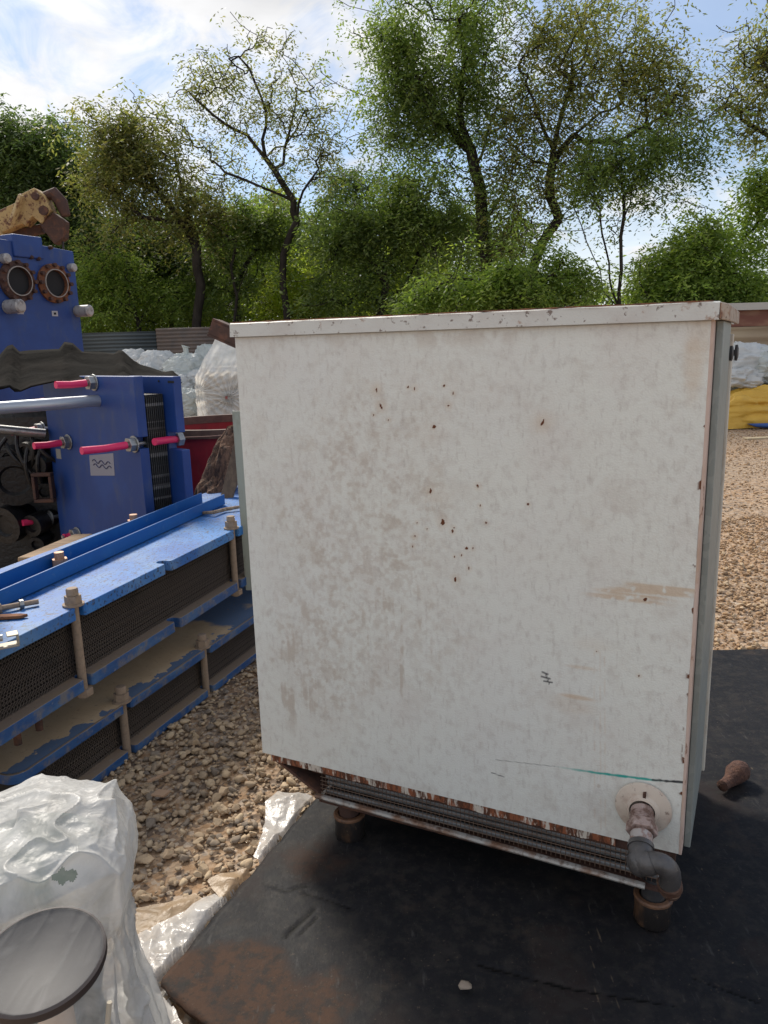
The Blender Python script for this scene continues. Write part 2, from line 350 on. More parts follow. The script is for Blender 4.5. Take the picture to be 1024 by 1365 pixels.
# ------------------------------------------------------------------ black sheet under the cabinet
step = .008
gx = np.arange(-.62, 2.62, step); gy = np.arange(.7, 3.5, step); MX, MY = np.meshgrid(gx, gy); P = np.c_[MX.ravel(), MY.ravel()]
keep = in_poly(P, mat_poly)
Fm = grid_faces(len(gx), len(gy)); Fm = Fm[keep[Fm].all(1)]
used = np.unique(Fm); rem = -np.ones(len(P), int); rem[used] = np.arange(len(used)); P = P[used]; Fm = rem[Fm]; P = snap_edge(P, Fm, mat_poly, 5, .010, 16)
h = (fbm(P * 2.2, 4, 11) - .5) * .012 + (fbm(P * 14, 3, 12) - .5) * .0022
h += .010 * ss(-(P - corner_bl) @ np.array([.8, .6]) * 1., -.16, 0)
def seg_d(P, a, b):
    a = np.array(a[:2]); b = np.array(b[:2]); d = b - a; t = np.clip(((P - a) @ d) / (d @ d), 0, 1); return np.linalg.norm(P - a - t[:, None] * d, axis=1), t
crack = np.zeros(len(P)); scr = np.zeros(len(P)); chk = np.zeros(len(P))
wob = (fbm(P * 30, 3, 50) - .5) * .022
for pts in ([(355, 1178), (385, 1188), (398, 1183), (412, 1181)], [(405, 1190), (430, 1197), (470, 1212)], [(640, 1285), (760, 1316), (900, 1338)], [(920, 1300), (1010, 1335)]):
    q = [onz(*a) for a in pts]
    for a, b in zip(q, q[1:]): dd, _ = seg_d(P, a, b); crack = np.maximum(crack, 1 - ss(np.abs(dd + wob * .35), .0, .007))
for a, b, w in (((382, 1248), (420, 1212), .009), ((400, 1246), (424, 1222), .007), ((384, 1243), (405, 1225), .006)):
    dd, t = seg_d(P, onz(*a), onz(*b)); crack = np.maximum(crack, (1 - ss(dd, 0, w)))
for a, b, w in (((778, 1180), (792, 1232), .006), ((784, 1240), (792, 1290), .007), ((790, 1300), (801, 1345), .008), ((795, 1232), (808, 1275), .005), ((812, 1285), (830, 1362), .006), ((935, 1155), (958, 1208), .004), ((975, 1000), (1010, 1030), .003), ((960, 1010), (1000, 1060), .002),
                ((560, 1290), (610, 1275), .006), ((520, 1300), (590, 1268), .004), ((350, 1180), (372, 1190), .003), ((945, 1185), (952, 1215), .004), ((950, 1258), (985, 1290), .003)):
    dd, t = seg_d(P, onz(*a), onz(*b)); scr = np.maximum(scr, (1 - ss(dd + np.abs(wob) * .25, 0, w)) * (.4 + .6 * fbm(P * 40, 2, 51)))
h -= crack * .005
edge_d = np.min([seg_d(P, mat_poly[i], mat_poly[(i + 1) % len(mat_poly)])[0] for i in range(len(mat_poly))], 0)
cw = onz(300, 1330)[:2]
brown = ss(fbm(P * 5, 6, 60, .65) + .85 * (1 - ss(np.linalg.norm((P - cw) * (.85, 1.5), axis=1), .02, .46)), .84, 1.25) * (.45 + .9 * fbm(P * 26, 4, 63))
brown = np.maximum(brown, .30 * ss(fbm(P * 5, 4, 61), .6, .74))
cg = onz(455, 1130)[:2]; brown = np.maximum(brown, .6 * (1 - ss(np.linalg.norm(P - onz(420, 1150)[:2], axis=1) + .1 * (fbm(P * 12, 3, 62) - .5), .02, .16)))
sheet_mat = mat('black_sheet', (.013, .013, .0155), .58, spec=.13, layers=[('noise', (9, 9, 9), .42, .74, (.022, .021, .023), .9, 8, .68), ('@brown', 1, 0.05, 1, (.088, .048, .030), .72, 6, .8), ('noise', (24, 24, 24), .46, .66, (.030, .027, .026), .85, 10), ('noise', (50, 50, 50), .50, .68, (.026, .026, .024), .6, 6), ('noise', (110, 110, 110), .64, .74, (.13, .10, .075), .4, 3), ('noise', (7, 7, 7), .58, .76, (.07, .052, .040), .5, 8, .7), ('noise', (48, 48, 48), .62, .76, (.10, .08, .065), .3, 8, .8), ('noise', (13, 13, 13), .62, .74, (.010, .010, .012), .7, 6, .45),
                ('noise', (60, 14, 20), .60, .74, (.075, .072, .070), .5, 8, .6), ('noise', 120, .70, .76, (.20, .17, .13), .7), ('@scratch', 1, .35, .9, (.24, .18, .12), .6), ('@crack', 1, .3, .9, (.004, .004, .004))],
                bump=[('noise', (120, 60, 80), .25, .002), ('noise', 22, .4, .005), ('noise', 340, .3, .0012)])
zt = .0 + h
nv = len(P)
# edges give thickness: solidify modifier
sheet = npmesh('black_sheet', np.c_[P, zt - .002], Fm, sheet_mat, smooth=True, attrs={'brown': brown, 'scratch': scr, 'crack': crack})
sm = sheet.modifiers.new('solid', 'SOLIDIFY'); sm.thickness = .010; sm.offset = -1
tag(sheet, 'worn black sheet with brown scuffed corner lying under the white cabinet', 'sheet')

# ------------------------------------------------------------------ rusty materials
rust = mat('rust', (.16, .060, .028), .85, layers=[('noise', 22, .4, .7, (.26, .105, .04)), ('noise', 60, .5, .7, (.07, .032, .022))], bump=[('noise', 120, .6, .002)])
rust_dark = mat('rust_dark', (.065, .032, .024), .8, layers=[('noise', 16, .45, .7, (.13, .055, .03)), ('noise', 50, .55, .75, (.03, .02, .018))], bump=[('noise', 90, .5, .002)])
galv = mat('galvanised', (.27, .305, .29), .5, .25, layers=[('cell', 55, .2, 1, (.33, .365, .35), .8), ('noise', 5, .45, .8, (.24, .27, .265), .8), ('noise', (4, 4, 20), .62, .8, (.35, .30, .26), .5)], bump=[('noise', 200, .1, .001)])
galv_rust = mat('galvanised_rusty', (.38, .37, .35), .5, .3, layers=[('noise', (14, 14, 14), .42, .62, (.20, .115, .075)), ('noise', 70, .5, .68, (.09, .05, .035), .8)], bump=[('noise', 150, .4, .001)])
steel = mat('steel', (.40, .40, .39), .36, .8, layers=[('noise', 30, .45, .7, (.24, .23, .21), .8), ('noise', 80, .6, .75, (.2, .13, .09), .5)], bump=[('noise', 160, .3, .001)])
dusty_steel = mat('dusty_steel', (.30, .225, .165), .75, .15, layers=[('noise', 60, .45, .7, (.22, .165, .125), .8), ('noise', 25, .6, .75, (.40, .33, .25), .7)], bump=[('noise', 200, .5, .001)])
black_iron = mat('black_iron', (.035, .035, .038), .6, layers=[('noise', 40, .5, .75, (.09, .075, .065), .7)], bump=[('noise', 120, .4, .002)])
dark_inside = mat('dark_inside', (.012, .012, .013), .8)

# ------------------------------------------------------------------ white cabinet
CANG = -26.16
cab = empty('white_cabinet', (.637, 1.648, 0), R_(CANG), 'big white rust-specked metal cabinet on short feet with pipe elbow at lower right', 'cabinet')
CU = np.array([math.cos(R_(CANG)), math.sin(R_(CANG)), 0]); CB = np.array([-CU[1], CU[0], 0]); CO = np.array([.637, 1.648, 0])
def cl(x, y, off=0.):
    w = onpl(x, y, CO + CB * off, CB) - CO; return np.array([w.dot(CU), w.dot(CB), w[2]])
X0, X1, Z0, Z1 = -1.148, .055, .237, 1.483
nx, nz_ = 440, 455
PX, PZ = np.meshgrid(np.linspace(X0, X1, nx), np.linspace(Z0, Z1, nz_)); P = np.c_[PX.ravel(), PZ.ravel()]
def rust_speck(T, cx, cz, rx, rz, ang=0., seed=0):
    c, s = math.cos(ang), math.sin(ang); q = T - (cx, cz); a = q[:, 0] * c + q[:, 1] * s; b = -q[:, 0] * s + q[:, 1] * c
    e = np.sqrt((a / rx) ** 2 + (b / rz) ** 2) + 1.1 * (fbm(T * 160, 2, seed) - .5); return 1 - ss(e, .65, 1.05)
rs = np.zeros(len(P)); halo = np.zeros(len(P)); dk = np.zeros(len(P))
for k, (x, y, rx, ry, a) in enumerate([(502, 519, 2, 5, 0), (508, 542, 3, 5, .4), (578, 569, 5, 3, .7), (592, 514, 4, 2, .5), (723, 564, 2.5, 7, -.4), (574, 655, 3, 4, 0), (590, 696, 5, 5, .3), (603, 708, 3, 3, 0), (605, 703, 2, 2, 0), (569, 705, 2, 2, 0), (553, 715, 2, 3, 0),
        (607, 772, 3, 4, 0), (622, 731, 4, 2, .5), (630, 731, 2, 2, 0), (704, 672, 3, 2, .2), (860, 799, 6, 2, .6), (498, 553, 2, 2, 0), (553, 518, 2, 3, 0), (544, 516, 2, 2, 0), (598, 541, 2, 3, 0), (604, 524, 2, 2, 0), (615, 740, 2, 2, 0), (550, 728, 2, 2, 0), (556, 697, 2, 2, 0), (518, 560, 2, 2, 0), (606, 742, 2, 2, 0),
        (637, 648, 2, 3, .4), (648, 697, 2, 2, 0), (640, 674, 1.6, 2, 0), (625, 758, 2, 2.6, 0.3), (852, 901, 2, 2, 0), (796, 868, 1.5, 2, 0)]):
    c = cl(x, y); s = 1 / 560.; rs = np.maximum(rs, rust_speck(P, c[0], c[2], rx * s * .62, ry * s * .95, a, k)); halo = np.maximum(halo, .5 * (1 - ss(np.linalg.norm(P - (c[0], c[2]), axis=1), 0, ry * s * 4)))
def C2(x, y): c = cl(x, y); return np.array([c[0], c[2]])
def blob(x, y, rx, ry, soft=1.): c = C2(x, y); return 1 - ss(np.sqrt(((P[:, 0] - c[0]) / (rx / 560)) ** 2 + ((P[:, 1] - c[1]) / (ry / 560)) ** 2), .2, 1.0)
# right edge rust and top edge
re = ss(P[:, 0], X1 - .007, X1) * ss(fbm(np.c_[P[:, 0] * 30, P[:, 1] * 14], 4, 70), .42, .62)
rs = np.maximum(rs, re * .9); rs = np.maximum(rs, ss(P[:, 0], X1 - .020, X1) * ss(fbm(P * 46, 3, 71), .63, .70) * .9)
stain = np.zeros(len(P))
c = C2(865, 790); bx = (1 - ss(np.abs(P[:, 0] - c[0] - .03 * (fbm(np.c_[P[:, 1] * 90, P[:, 1] * 0], 2, 171) - .5) * 4), .03, .135)) * ss(P[:, 0], X0, X1)
stain = np.maximum(stain, bx * (1 - ss(np.abs(P[:, 1] - c[1]), .018, .034)) * (.30 + .95 * ss(fbm(np.c_[P[:, 0] * 3, P[:, 1] * 120], 3, 72), .40, .62)) * ss(fbm(P * 90, 2, 73), .15, .5))
for (x, y, rx, ry, k) in ((775, 890, 35, 5, .55), (770, 930, 40, 6, .8), (765, 940, 55, 26, .35), (790, 860, 50, 20, .25), (925, 480, 20, 80, .6), (938, 450, 14, 60, .5), (700, 740, 120, 60, .12), (575, 575, 45, 40, .22), (582, 660, 40, 30, .25), (835, 745, 90, 40, .10)):
    stain = np.maximum(stain, k * blob(x, y, rx, ry) * (.5 + .9 * fbm(np.c_[P[:, 0] * 12, P[:, 1] * 60], 3, 74)))
for x in (792, 800, 806): # drips
    a = C2(x, 870); b = C2(x + 1, 1105); dd, _ = seg_d(P, a, b); stain = np.maximum(stain, .45 * (1 - ss(dd, 0, .004)) * ss(fbm(np.c_[P[:, 0] * 60, P[:, 1] * 40], 2, 75), .3, .6))
stain = np.maximum(stain, halo)
# dirt
left = 1 - ss(P[:, 0], -1.0, -.15)
d1 = ss(fbm(np.c_[P[:, 0] * 9, P[:, 1] * 5.5], 6, 80, .62), .40, .70); d2 = ss(fbm(np.c_[P[:, 0] * 34, P[:, 1] * 26], 4, 81, .65), .42, .68)
zone = blob(470, 680, 260, 220) + .9 * blob(440, 870, 150, 200) + .6 * blob(560, 850, 160, 160) + .35 * blob(560, 520, 300, 90) + .12
dirt = np.clip(zone * .9, 0, 1) * (.30 + .35 * d1) * (.30 + .70 * d2); dirt += np.clip(zone, 0, 1) * .38 * ss(fbm(P * 75, 3, 180, .7), .42, .66)
vert = ss(fbm(np.c_[P[:, 0] * 70, P[:, 1] * 5], 3, 82), .5, .72); dirt = np.maximum(dirt, np.clip(blob(530, 850, 120, 160) + blob(400, 900, 90, 150), 0, 1) * vert * .95 * (.35 + d2))
mott = ss(vn(np.c_[P * 62, np.zeros(len(P))], 83), .5, .8) * ss(fbm(P * 20, 3, 84), .42, .6) * np.clip(blob(410, 860, 130, 190) + .6 * blob(500, 720, 220, 120), 0, 1); dirt = np.maximum(dirt, mott * .75)
swirl = ridge(np.c_[P[:, 0] * 6 + .8 * fbm(P * 3, 2, 85), P[:, 1] * 34 + 3 * fbm(P * 4, 3, 86)], 2, 87); dirt *= 1 - .55 * ss(swirl, .72, .95) * np.clip(blob(520, 770, 200, 110) * 1.4, 0, 1)
dirt = np.maximum(dirt, .55 * blob(560, 450, 330, 26) * ss(fbm(P * 24, 4, 88), .47, .66)); dirt = np.maximum(dirt, .6 * blob(340, 450, 70, 22) * ss(fbm(P * 26, 4, 89), .42, .62))
dirt = np.maximum(dirt, .35 * ss(fbm(P * 10, 7, 90, .7), .55, .72)); dirt = np.maximum(dirt, (1 - ss(Z1 - P[:, 1], 0, .02)) * .55 * fbm(P * 20, 3, 91))
dirt = np.maximum(dirt, .5 * ss(vn(np.c_[P * 150, np.zeros(len(P))], 92), .93, .98))
for x, y, rx, ry, k in ((798, 1048, 4, 5, .9), (655, 518, 6, 9, .5), (755, 615, 14, 16, .3), (690, 620, 6, 8, .4), (660, 445, 8, 10, .5)): dirt = np.maximum(dirt, k * blob(x, y, rx, ry))
# scratches
scr = np.zeros(len(P)); R0 = np.random.default_rng(3)
for i in range(46):
    a = np.array([R0.uniform(-1.0, -.25), R0.uniform(.62, 1.4)]); an = R0.normal(.75, .5); l_ = R0.uniform(.02, .13); b = a + l_ * np.array([math.cos(an), math.sin(an)]); dd, _ = seg_d(P, a, b); scr = np.maximum(scr, (1 - ss(dd, 0, .0035)) * R0.uniform(.25, .8))
teal = np.zeros(len(P)); pts = [C2(660, 1013), C2(740, 1022), C2(800, 1031), C2(870, 1040), C2(914, 1043)]
for i, (a, b) in enumerate(zip(pts, pts[1:])):
    dd, t = seg_d(P, a, b)
    if i == 0: dk = np.maximum(dk, (1 - ss(dd, 0, .0028)) * .55)
    if i in (1, 2): teal = np.maximum(teal, (1 - ss(dd + .003 * (fbm(P * 100, 2, 95) - .5), .0, .0062)) * (.95 if i == 2 else .25 + .7 * t))
    if i == 3: dk = np.maximum(dk, (1 - ss(dd + .004 * (fbm(P * 120, 2, 96) - .5), 0, .0055)) * .95); teal = np.maximum(teal, (1 - ss(dd, 0, .007)) * .6 * (1 - t))
for a, b, w in (((655, 1030), (672, 1036), .0028), ((723, 896), (730, 899), .005), ((722, 902), (733, 905), .005), ((725, 908), (736, 910), .0045), ((727, 897), (732, 912), .003)):
    dd, _ = seg_d(P, C2(*a), C2(*b)); dk = np.maximum(dk, (1 - ss(dd, 0, w)) * .8)
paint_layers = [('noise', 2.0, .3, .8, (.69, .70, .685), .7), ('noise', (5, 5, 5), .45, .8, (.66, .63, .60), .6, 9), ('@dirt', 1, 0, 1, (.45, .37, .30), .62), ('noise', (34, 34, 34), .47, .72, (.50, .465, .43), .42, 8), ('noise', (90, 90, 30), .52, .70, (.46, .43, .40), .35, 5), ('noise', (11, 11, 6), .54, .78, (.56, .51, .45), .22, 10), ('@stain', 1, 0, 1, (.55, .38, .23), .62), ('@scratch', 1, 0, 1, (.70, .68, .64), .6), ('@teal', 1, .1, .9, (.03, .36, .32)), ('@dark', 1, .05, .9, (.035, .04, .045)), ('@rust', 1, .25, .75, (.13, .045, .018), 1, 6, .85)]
white = mat('white_paint_panel', (.73, .748, .702), .5, spec=.4, layers=paint_layers, bump=[('vor', 230, .28, .0018), ('noise', 6, .15, .01), ('@rust', 1, .5, .002)])
wv = (fbm(P * 2.2, 3, 99) - .5) * .003
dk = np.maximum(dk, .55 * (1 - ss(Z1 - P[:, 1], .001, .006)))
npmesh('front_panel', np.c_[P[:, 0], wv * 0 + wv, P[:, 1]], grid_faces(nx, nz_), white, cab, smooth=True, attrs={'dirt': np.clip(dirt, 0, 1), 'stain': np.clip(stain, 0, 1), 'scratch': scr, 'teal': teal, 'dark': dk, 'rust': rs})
white2 = mat('white_paint_trim', (.61, .61, .575), .5, layers=[('noise', 9, .42, .7, (.53, .50, .465), .8), ('noise', (26, 26, 26), .62, .72, (.30, .15, .08), .85), ('noise', 60, .60, .68, (.10, .045, .025), .8)], bump=[('vor', 230, .2, .0015), ('noise', 60, .2, .002)])
pink = mat('pinkish_primer_edge', (.58, .45, .39), .6, layers=[('noise', (20, 20, 8), .45, .65, (.50, .36, .28)), ('noise', (60, 60, 18), .58, .68, (.16, .06, .03))])
lipm = mat('rust_flaking_lip', (.62, .57, .50), .7, layers=[('noise', (38, 30, 9), .46, .54, (.27, .09, .04)), ('noise', (95, 60, 20), .46, .58, (.10, .036, .018)), ('noise', (60, 60, 30), .62, .70, (.62, .52, .42), .7)], bump=[('noise', (80, 80, 30), .9, .004)])
MB().box((X0 + .006, .006, Z0 + .004), (X1 - .006, .80, Z1 - .002)).build('body_shell', white2, cab)
MB().box((X1 - .003, -.001, Z0 - .001), (X1 + .004, .05, Z1)).build('corner_flange', pink, cab, bevel=.0015)
MB().box((X1 + .0045, .0515, .226), (X1 + .0195, .43, Z1 - .002)).build('side_panel', galv, cab, bevel=.002)
MB().box((X1 + .010, .432, .225), (X1 + .027, .462, Z1 - .03)).build('door_edge', mat('cream_edge', (.62, .58, .50), .55, layers=[('noise', (20, 20, 6), .5, .7, (.46, .38, .3))]), cab, bevel=.003)
for y in (.440, .50):
    k = MB(); k.lathe([(0, 0), (.008, 0), (.008, .003), (.020, .004), (.021, .010), (.012, .013), (0, .013)], (X1 + .020 + (.006 if y > .45 else -.004), y, 1.405), (1, 0, 0), 16); k.build('knob', black_iron, cab, smooth=True)
# lid
lid = MB()
lid.prism([(X0 - .006, -.014, Z1), (X0 - .006, -.010, Z1 + .035), (X1 + .012, -.010, Z1 + .035), (X1 + .012, -.014, Z1)], (0, .82, 0))
prof = [(-.016, Z1 - .001), (-.013, Z1 + .033), (-.006, Z1 + .036)]
lid = MB(); nseg = 40; xx = np.linspace(X0 - .006, X1 + .012, nseg); VV = []
for x in xx:
    w = (vn(np.array([[x * 9, 1, 1.]]), 5)[0] - .5) * .0022
    VV += [(x, -.004, Z1 - .001), (x, -.015 + w, Z1 - .001), (x, -.012 + w, Z1 + .033 + w), (x, -.008, Z1 + .036 + w), (x, .82, Z1 + .036), (x, .82, Z1 - .001)]
FF = [(i * 6 + k, i * 6 + (k + 1) % 6, (i + 1) * 6 + (k + 1) % 6, (i + 1) * 6 + k) for i in range(nseg - 1) for k in range(6)] + [tuple(range(6)), tuple((nseg - 1) * 6 + k for k in range(6))[::-1]]
lid.add(VV, FF); lid.build('lid', white2, cab, bevel=.0)
le = MB(); le.prism([(X1 + .0125, -.014, Z1), (X1 + .030, .02, Z1 - .004), (X1 + .030, .02, Z1 + .030), (X1 + .0125, -.010, Z1 + .0345)], (0.001, .62, 0)); le.build('lid_end_cap', mat('rusty_cream', (.46, .38, .30), .7, layers=[('noise', 22, .45, .62, (.26, .12, .06)), ('noise', 70, .55, .68, (.09, .04, .025))], bump=[('noise', 60, .5, .003)]), cab, bevel=.003)
MB().tube([(X, -.0135 + .003 * math.sin(X * 40), Z1 + .0365) for X in np.linspace(X0, X1, 60)], [.0010 + .0011 * abs(math.sin(x * 37) * math.sin(x * 91)) for x in np.linspace(0, 1.2, 60)], 5).build('rusty_lid_edge', rust, cab)
# lower lip, hopper end, rail, coils, guard mesh
nl = 220; xx = np.linspace(X0 + .028, -.095, nl); VV = []
for x in xx:
    w = (fbm(np.array([[x * 45, 2.]]), 3, 8)[0] - .5) * .010 * ss(x, -1.0, -.8)
    VV += [(x, .002, Z0 + .001), (x, .004, Z0 - .023 + w), (x, .010, Z0 - .024 + w), (x, .010, Z0 + .001)]
FF = [(i * 4 + k, i * 4 + (k + 1) % 4, (i + 1) * 4 + (k + 1) % 4, (i + 1) * 4 + k) for i in range(nl - 1) for k in range(4)] + [(0, 1, 2, 3), tuple((nl - 1) * 4 + k for k in range(4))[::-1]]
MB().add(VV, FF).build('lower_lip', lipm, cab)
MB().prism([(-1.118, .006, .219), (-.957, .006, .136), (-.950, .006, .142), (-1.108, .006, .224)], (0, .70, 0)).build('hopper_end_plate', rust_dark, cab)
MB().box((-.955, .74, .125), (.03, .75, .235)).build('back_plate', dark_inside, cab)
MB().box((-.955, .004, .116), (.03, .74, .124)).build('drip_tray', rust_dark, cab)
MB().tube([(-.962, -.002, .139), (-.5, .0, .1315), (-.02, -.002, .1275)], .0095, 8, flat=.8).build('bottom_rail', galv_rust, cab, smooth=True)
MB().box((-.98, .012, .205), (.045, .74, .236)).build('floor_plate', rust_dark, cab)
MB().box((-.955, .11, .124), (.03, .115, .205)).build('dark_backing', dark_inside, cab)  # thin near-black plane painted in for the shade behind the coils
coilm = mat('grey_coil', (.20, .21, .22), .45, .4, layers=[('noise', 12, .45, .7, (.11, .10, .095), .8), ('noise', (40, 40, 40), .6, .7, (.2, .11, .07), .5)])
for y, z, r in ((.032, .190, .009), (.040, .166, .0095), (.026, .145, .0085), (.07, .178, .009), (.075, .15, .009)):
    MB().cyl((-.94, y, z), (.02, y, z), r, n=10).build('coil_tube', coilm, cab, smooth=True)
g = MB()
for x in np.arange(-.945, .02, .0125): g.tube([(x, .010, .21), (x + .001, .0095, .137)], .0011, 4)
for z in np.arange(.148, .21, .0125): g.tube([(-.95, .0088, z), (.02, .0088, z)], .0011, 4)
tag(g.build('guard_mesh', mat('rusty_wire', (.13, .085, .06), .6, .4), cab), kind='stuff')
rubber = mat('brownish_rubber', (.022, .019, .018), .33, layers=[('noise', (14, 14, 7), .48, .70, (.16, .085, .045), .75), ('noise', 60, .6, .75, (.28, .19, .12), .6)], bump=[('noise', 60, .35, .002)])
for fx, fy in ((-.877, .046), (-.004, .046), (-.877, .70), (-.004, .70)):
    MB().cyl((fx, fy, .03), (fx, fy, .13), .030, n=20).build('leg', rust_dark if fx < -.5 else black_iron, cab, smooth=True)
    f = MB(); f.lathe([(0, .001), (.042, .001), (.0455, .008), (.044, .040), (.046, .068), (.044, .074), (.033, .075), (.031, .03), (0, .03)], (fx, fy, 0), n=28); f.build('foot_cup', rubber, cab, smooth=True)
    f = MB(); f.lathe([(.0445, .066), (.0478, .068), (.0478, .073), (.044, .0765), (.034, .076), (.034, .072)], (fx, fy, 0), n=28); f.build('rusty_collar', mat('orange_rust', (.17, .085, .045), .6, layers=[('noise', 40, .45, .65, (.07, .04, .03))]), cab, smooth=True)
# pipe fitting
cream = mat('dirty_cream', (.60, .52, .44), .55, layers=[('noise', 24, .45, .7, (.44, .33, .27), .8), ('noise', 70, .62, .72, (.15, .09, .07), .7)], bump=[('noise', 80, .2, .002)])
pinkm = mat('pink_grime_metal', (.40, .30, .27), .6, .2, layers=[('noise', 45, .42, .6, (.20, .125, .10)), ('noise', 90, .55, .7, (.50, .43, .40), .6)], bump=[('noise', 120, .7, .002)])
fc = cl(858, 1075); fx, fz = fc[0], fc[2]
pf = MB(); pf.lathe([(0, 0), (.063, 0), (.066, .004), (.064, .008), (.050, .013), (.040, .015), (.036, .022), (.030, .024)], (fx, -.002, fz), (0, -1, 0), 36); esc = pf.build('wall_flange', cream, cab, smooth=True)
k = MB(); k.obox((fx + .003, -.019, fz + .036), (.0035, 0, .001), (0, .004, 0), (0, 0, .013)); k.obox((fx + .003, -.021, fz + .030), (.009, 0, 0), (0, .003, 0), (0, 0, .0035)); k.build('screw', rust_dark, esc)
p1 = np.array([fx, -.02, fz]); pe = np.array([-.018, -.148, .296])
dv = pe - p1; dv /= np.linalg.norm(dv)
pp = MB(); pp.tube([p1, p1 + dv * .05, p1 + dv * .051, pe - dv * .03], [.0275, .026, .022, .0225], 20); pp.build('pipe', pinkm, cab, smooth=True)
for q_ in range(5): k = MB(); k.lathe([(.0255, 0), (.0285, .001), (.0285, .002), (.0255, .003)], p1 + dv * (.012 + q_ * .0046), dv, 24); k.build('thread', pinkm, cab, smooth=True)
k = MB(); hexnut(k, p1 + dv * .038, dv, .036, .024); k.build('hex_nut', pinkm, cab, bevel=.002)
k = MB(); k.lathe([(.022, 0), (.0255, .001), (.0255, .024), (.022, .025)], p1 + dv * .066, dv, 24); k.build('sleeve', mat('worn_silver', (.46, .42, .40), .5, .4, layers=[('noise', 60, .45, .6, (.30, .2, .17)), ('noise', 30, .6, .75, (.12, .09, .08))]), cab, smooth=True)
gunm = mat('grey_elbow', (.105, .10, .10), .40, .3, layers=[('noise', 20, .45, .7, (.06, .057, .057), .8), ('noise', 90, .6, .75, (.3, .26, .22), .5)], bump=[('noise', 120, .35, .002)])
def arc(a, b, c, n=8): a, b, c = map(np.array, (a, b, c)); return [(1 - t) ** 2 * a + 2 * t * (1 - t) * b + t * t * c for t in np.linspace(0, 1, n)]
e0 = pe - dv * .045; e1 = np.array([.036, -.150, .312])
k = MB(); k.tube([e0, e0 + dv * .012, e0 + dv * .0121], [.029, .030, .0285], 24); pts = arc(e0 + dv * .012, pe + dv * .012, pe + (e1 - pe) * .45, 9); k.tube(pts, [.0275] * 9, 24)
k.lathe([(0, -.0305), (.02, -.024), (.028, -.014), (.0305, 0), (.028, .014)], pe + np.array([0, .004, -.004]), (-.5, .8, .3), 20)
k.build('elbow', gunm, cab, smooth=True)
e2 = np.array([.047, -.118, .222])
k = MB(); pts = arc(pe + (e1 - pe) * .35, e1 + np.array([.018, 0, .006]), e2 + (e1 - e2) * .25, 12); k.tube(pts, [.0235] * 12, 24); k.build('street_elbow', gunm, cab, smooth=True)
dd2 = (e2 - e1); dd2 /= np.linalg.norm(dd2)
q = e2 + (e1 - e2) * .22
k = MB(); k.lathe([(.023, -.004), (.0275, -.003), (.0275, .012), (.024, .014), (.0245, .018), (.021, .030), (.0, .031)], q, dd2, 24); k.build('collar', mat('rusty_thread', (.24, .13, .08), .6, .3, layers=[('noise', 50, .45, .6, (.36, .27, .2)), ('wave', (0, 0, 120), .5, .8, (.08, .04, .03), .8)], bump=[('wave', (2, 2, 160), .6, .002)]), cab, smooth=True)
# rusty channel at the back left corner of the cabinet
ch = MB(); A0 = cl(281, 433, .30); A1 = cl(350, 462, .34)
dch = np.array([1, .10, -.42]); dch /= np.linalg.norm(dch); sv = np.array([.12, -.98, .1]); uv = np.cross(sv, dch); uv /= np.linalg.norm(uv); uv = uv if uv[2] > 0 else -uv
A0 = cl(286, 437, .34)
for a_, b_ in (((-.026, -.020), (.026, -.016)), ((-.026, .016), (.026, .020)), ((-.026, -.016), (-.022, .016))):
    pass
cA = A0; s1 = .030; s2 = .026; th = .004
ch.obox(cA + dch * .17 + uv * s2, dch * .17, sv * s1, uv * th); ch.obox(cA + dch * .17 - uv * s2, dch * .17, sv * s1, uv * th); ch.obox(cA + dch * .17 + sv * (s1 - .002), dch * .169, sv * th * .8, uv * (s2 - .004)); ch.obox(cA + dch * .172 - sv * (s1 - .002), dch * .165, sv * th * .8, uv * (s2 - .004))
ch.build('rusty_channel', mat('rust_red_channel', (.06, .028, .020), .75, layers=[('noise', 20, .45, .65, (.12, .05, .03)), ('noise', 60, .55, .7, (.04, .022, .018))], bump=[('noise', 80, .5, .002)]), cab, bevel=.002)

# ------------------------------------------------------------------ things lying on the sheet
w = onz(974, 1048, 0); k = MB(); hd = np.array([-.78, -.62, 0])
KS = 1.45; pc = w + np.array([.035, .028, .034])
k.tube([pc + hd * q_ * KS + np.array([0, 0, -.010 * (q_ > .02)]) for q_ in (-.030, -.024, -.008, .012, .030, .052, .070, .075)], [q_ * KS for q_ in (.004, .017, .0245, .024, .016, .012, .013, .006)], 14)
o = k.build('rusty_knob', mat('knob_rust', (.075, .032, .022), .8, layers=[('noise', 50, .42, .62, (.125, .055, .034)), ('noise', 120, .5, .7, (.09, .045, .03))], bump=[('noise', 70, 1, .012)]), smooth=True)
tag(o, 'pear-shaped rusty brown lump lying on the black sheet right of the cabinet', 'lump')
S, F = SH1[3]; o = npmesh('loose_stone', S * .017 + (onz(618, 1317, .01) + (0, 0, .004)), F, mat('pale_stone', (.30, .25, .19), .7, layers=[('noise', 60, .4, .6, (.28, .22, .17))])); tag(o, 'small pale stone alone on the black sheet near the bottom', 'stone')

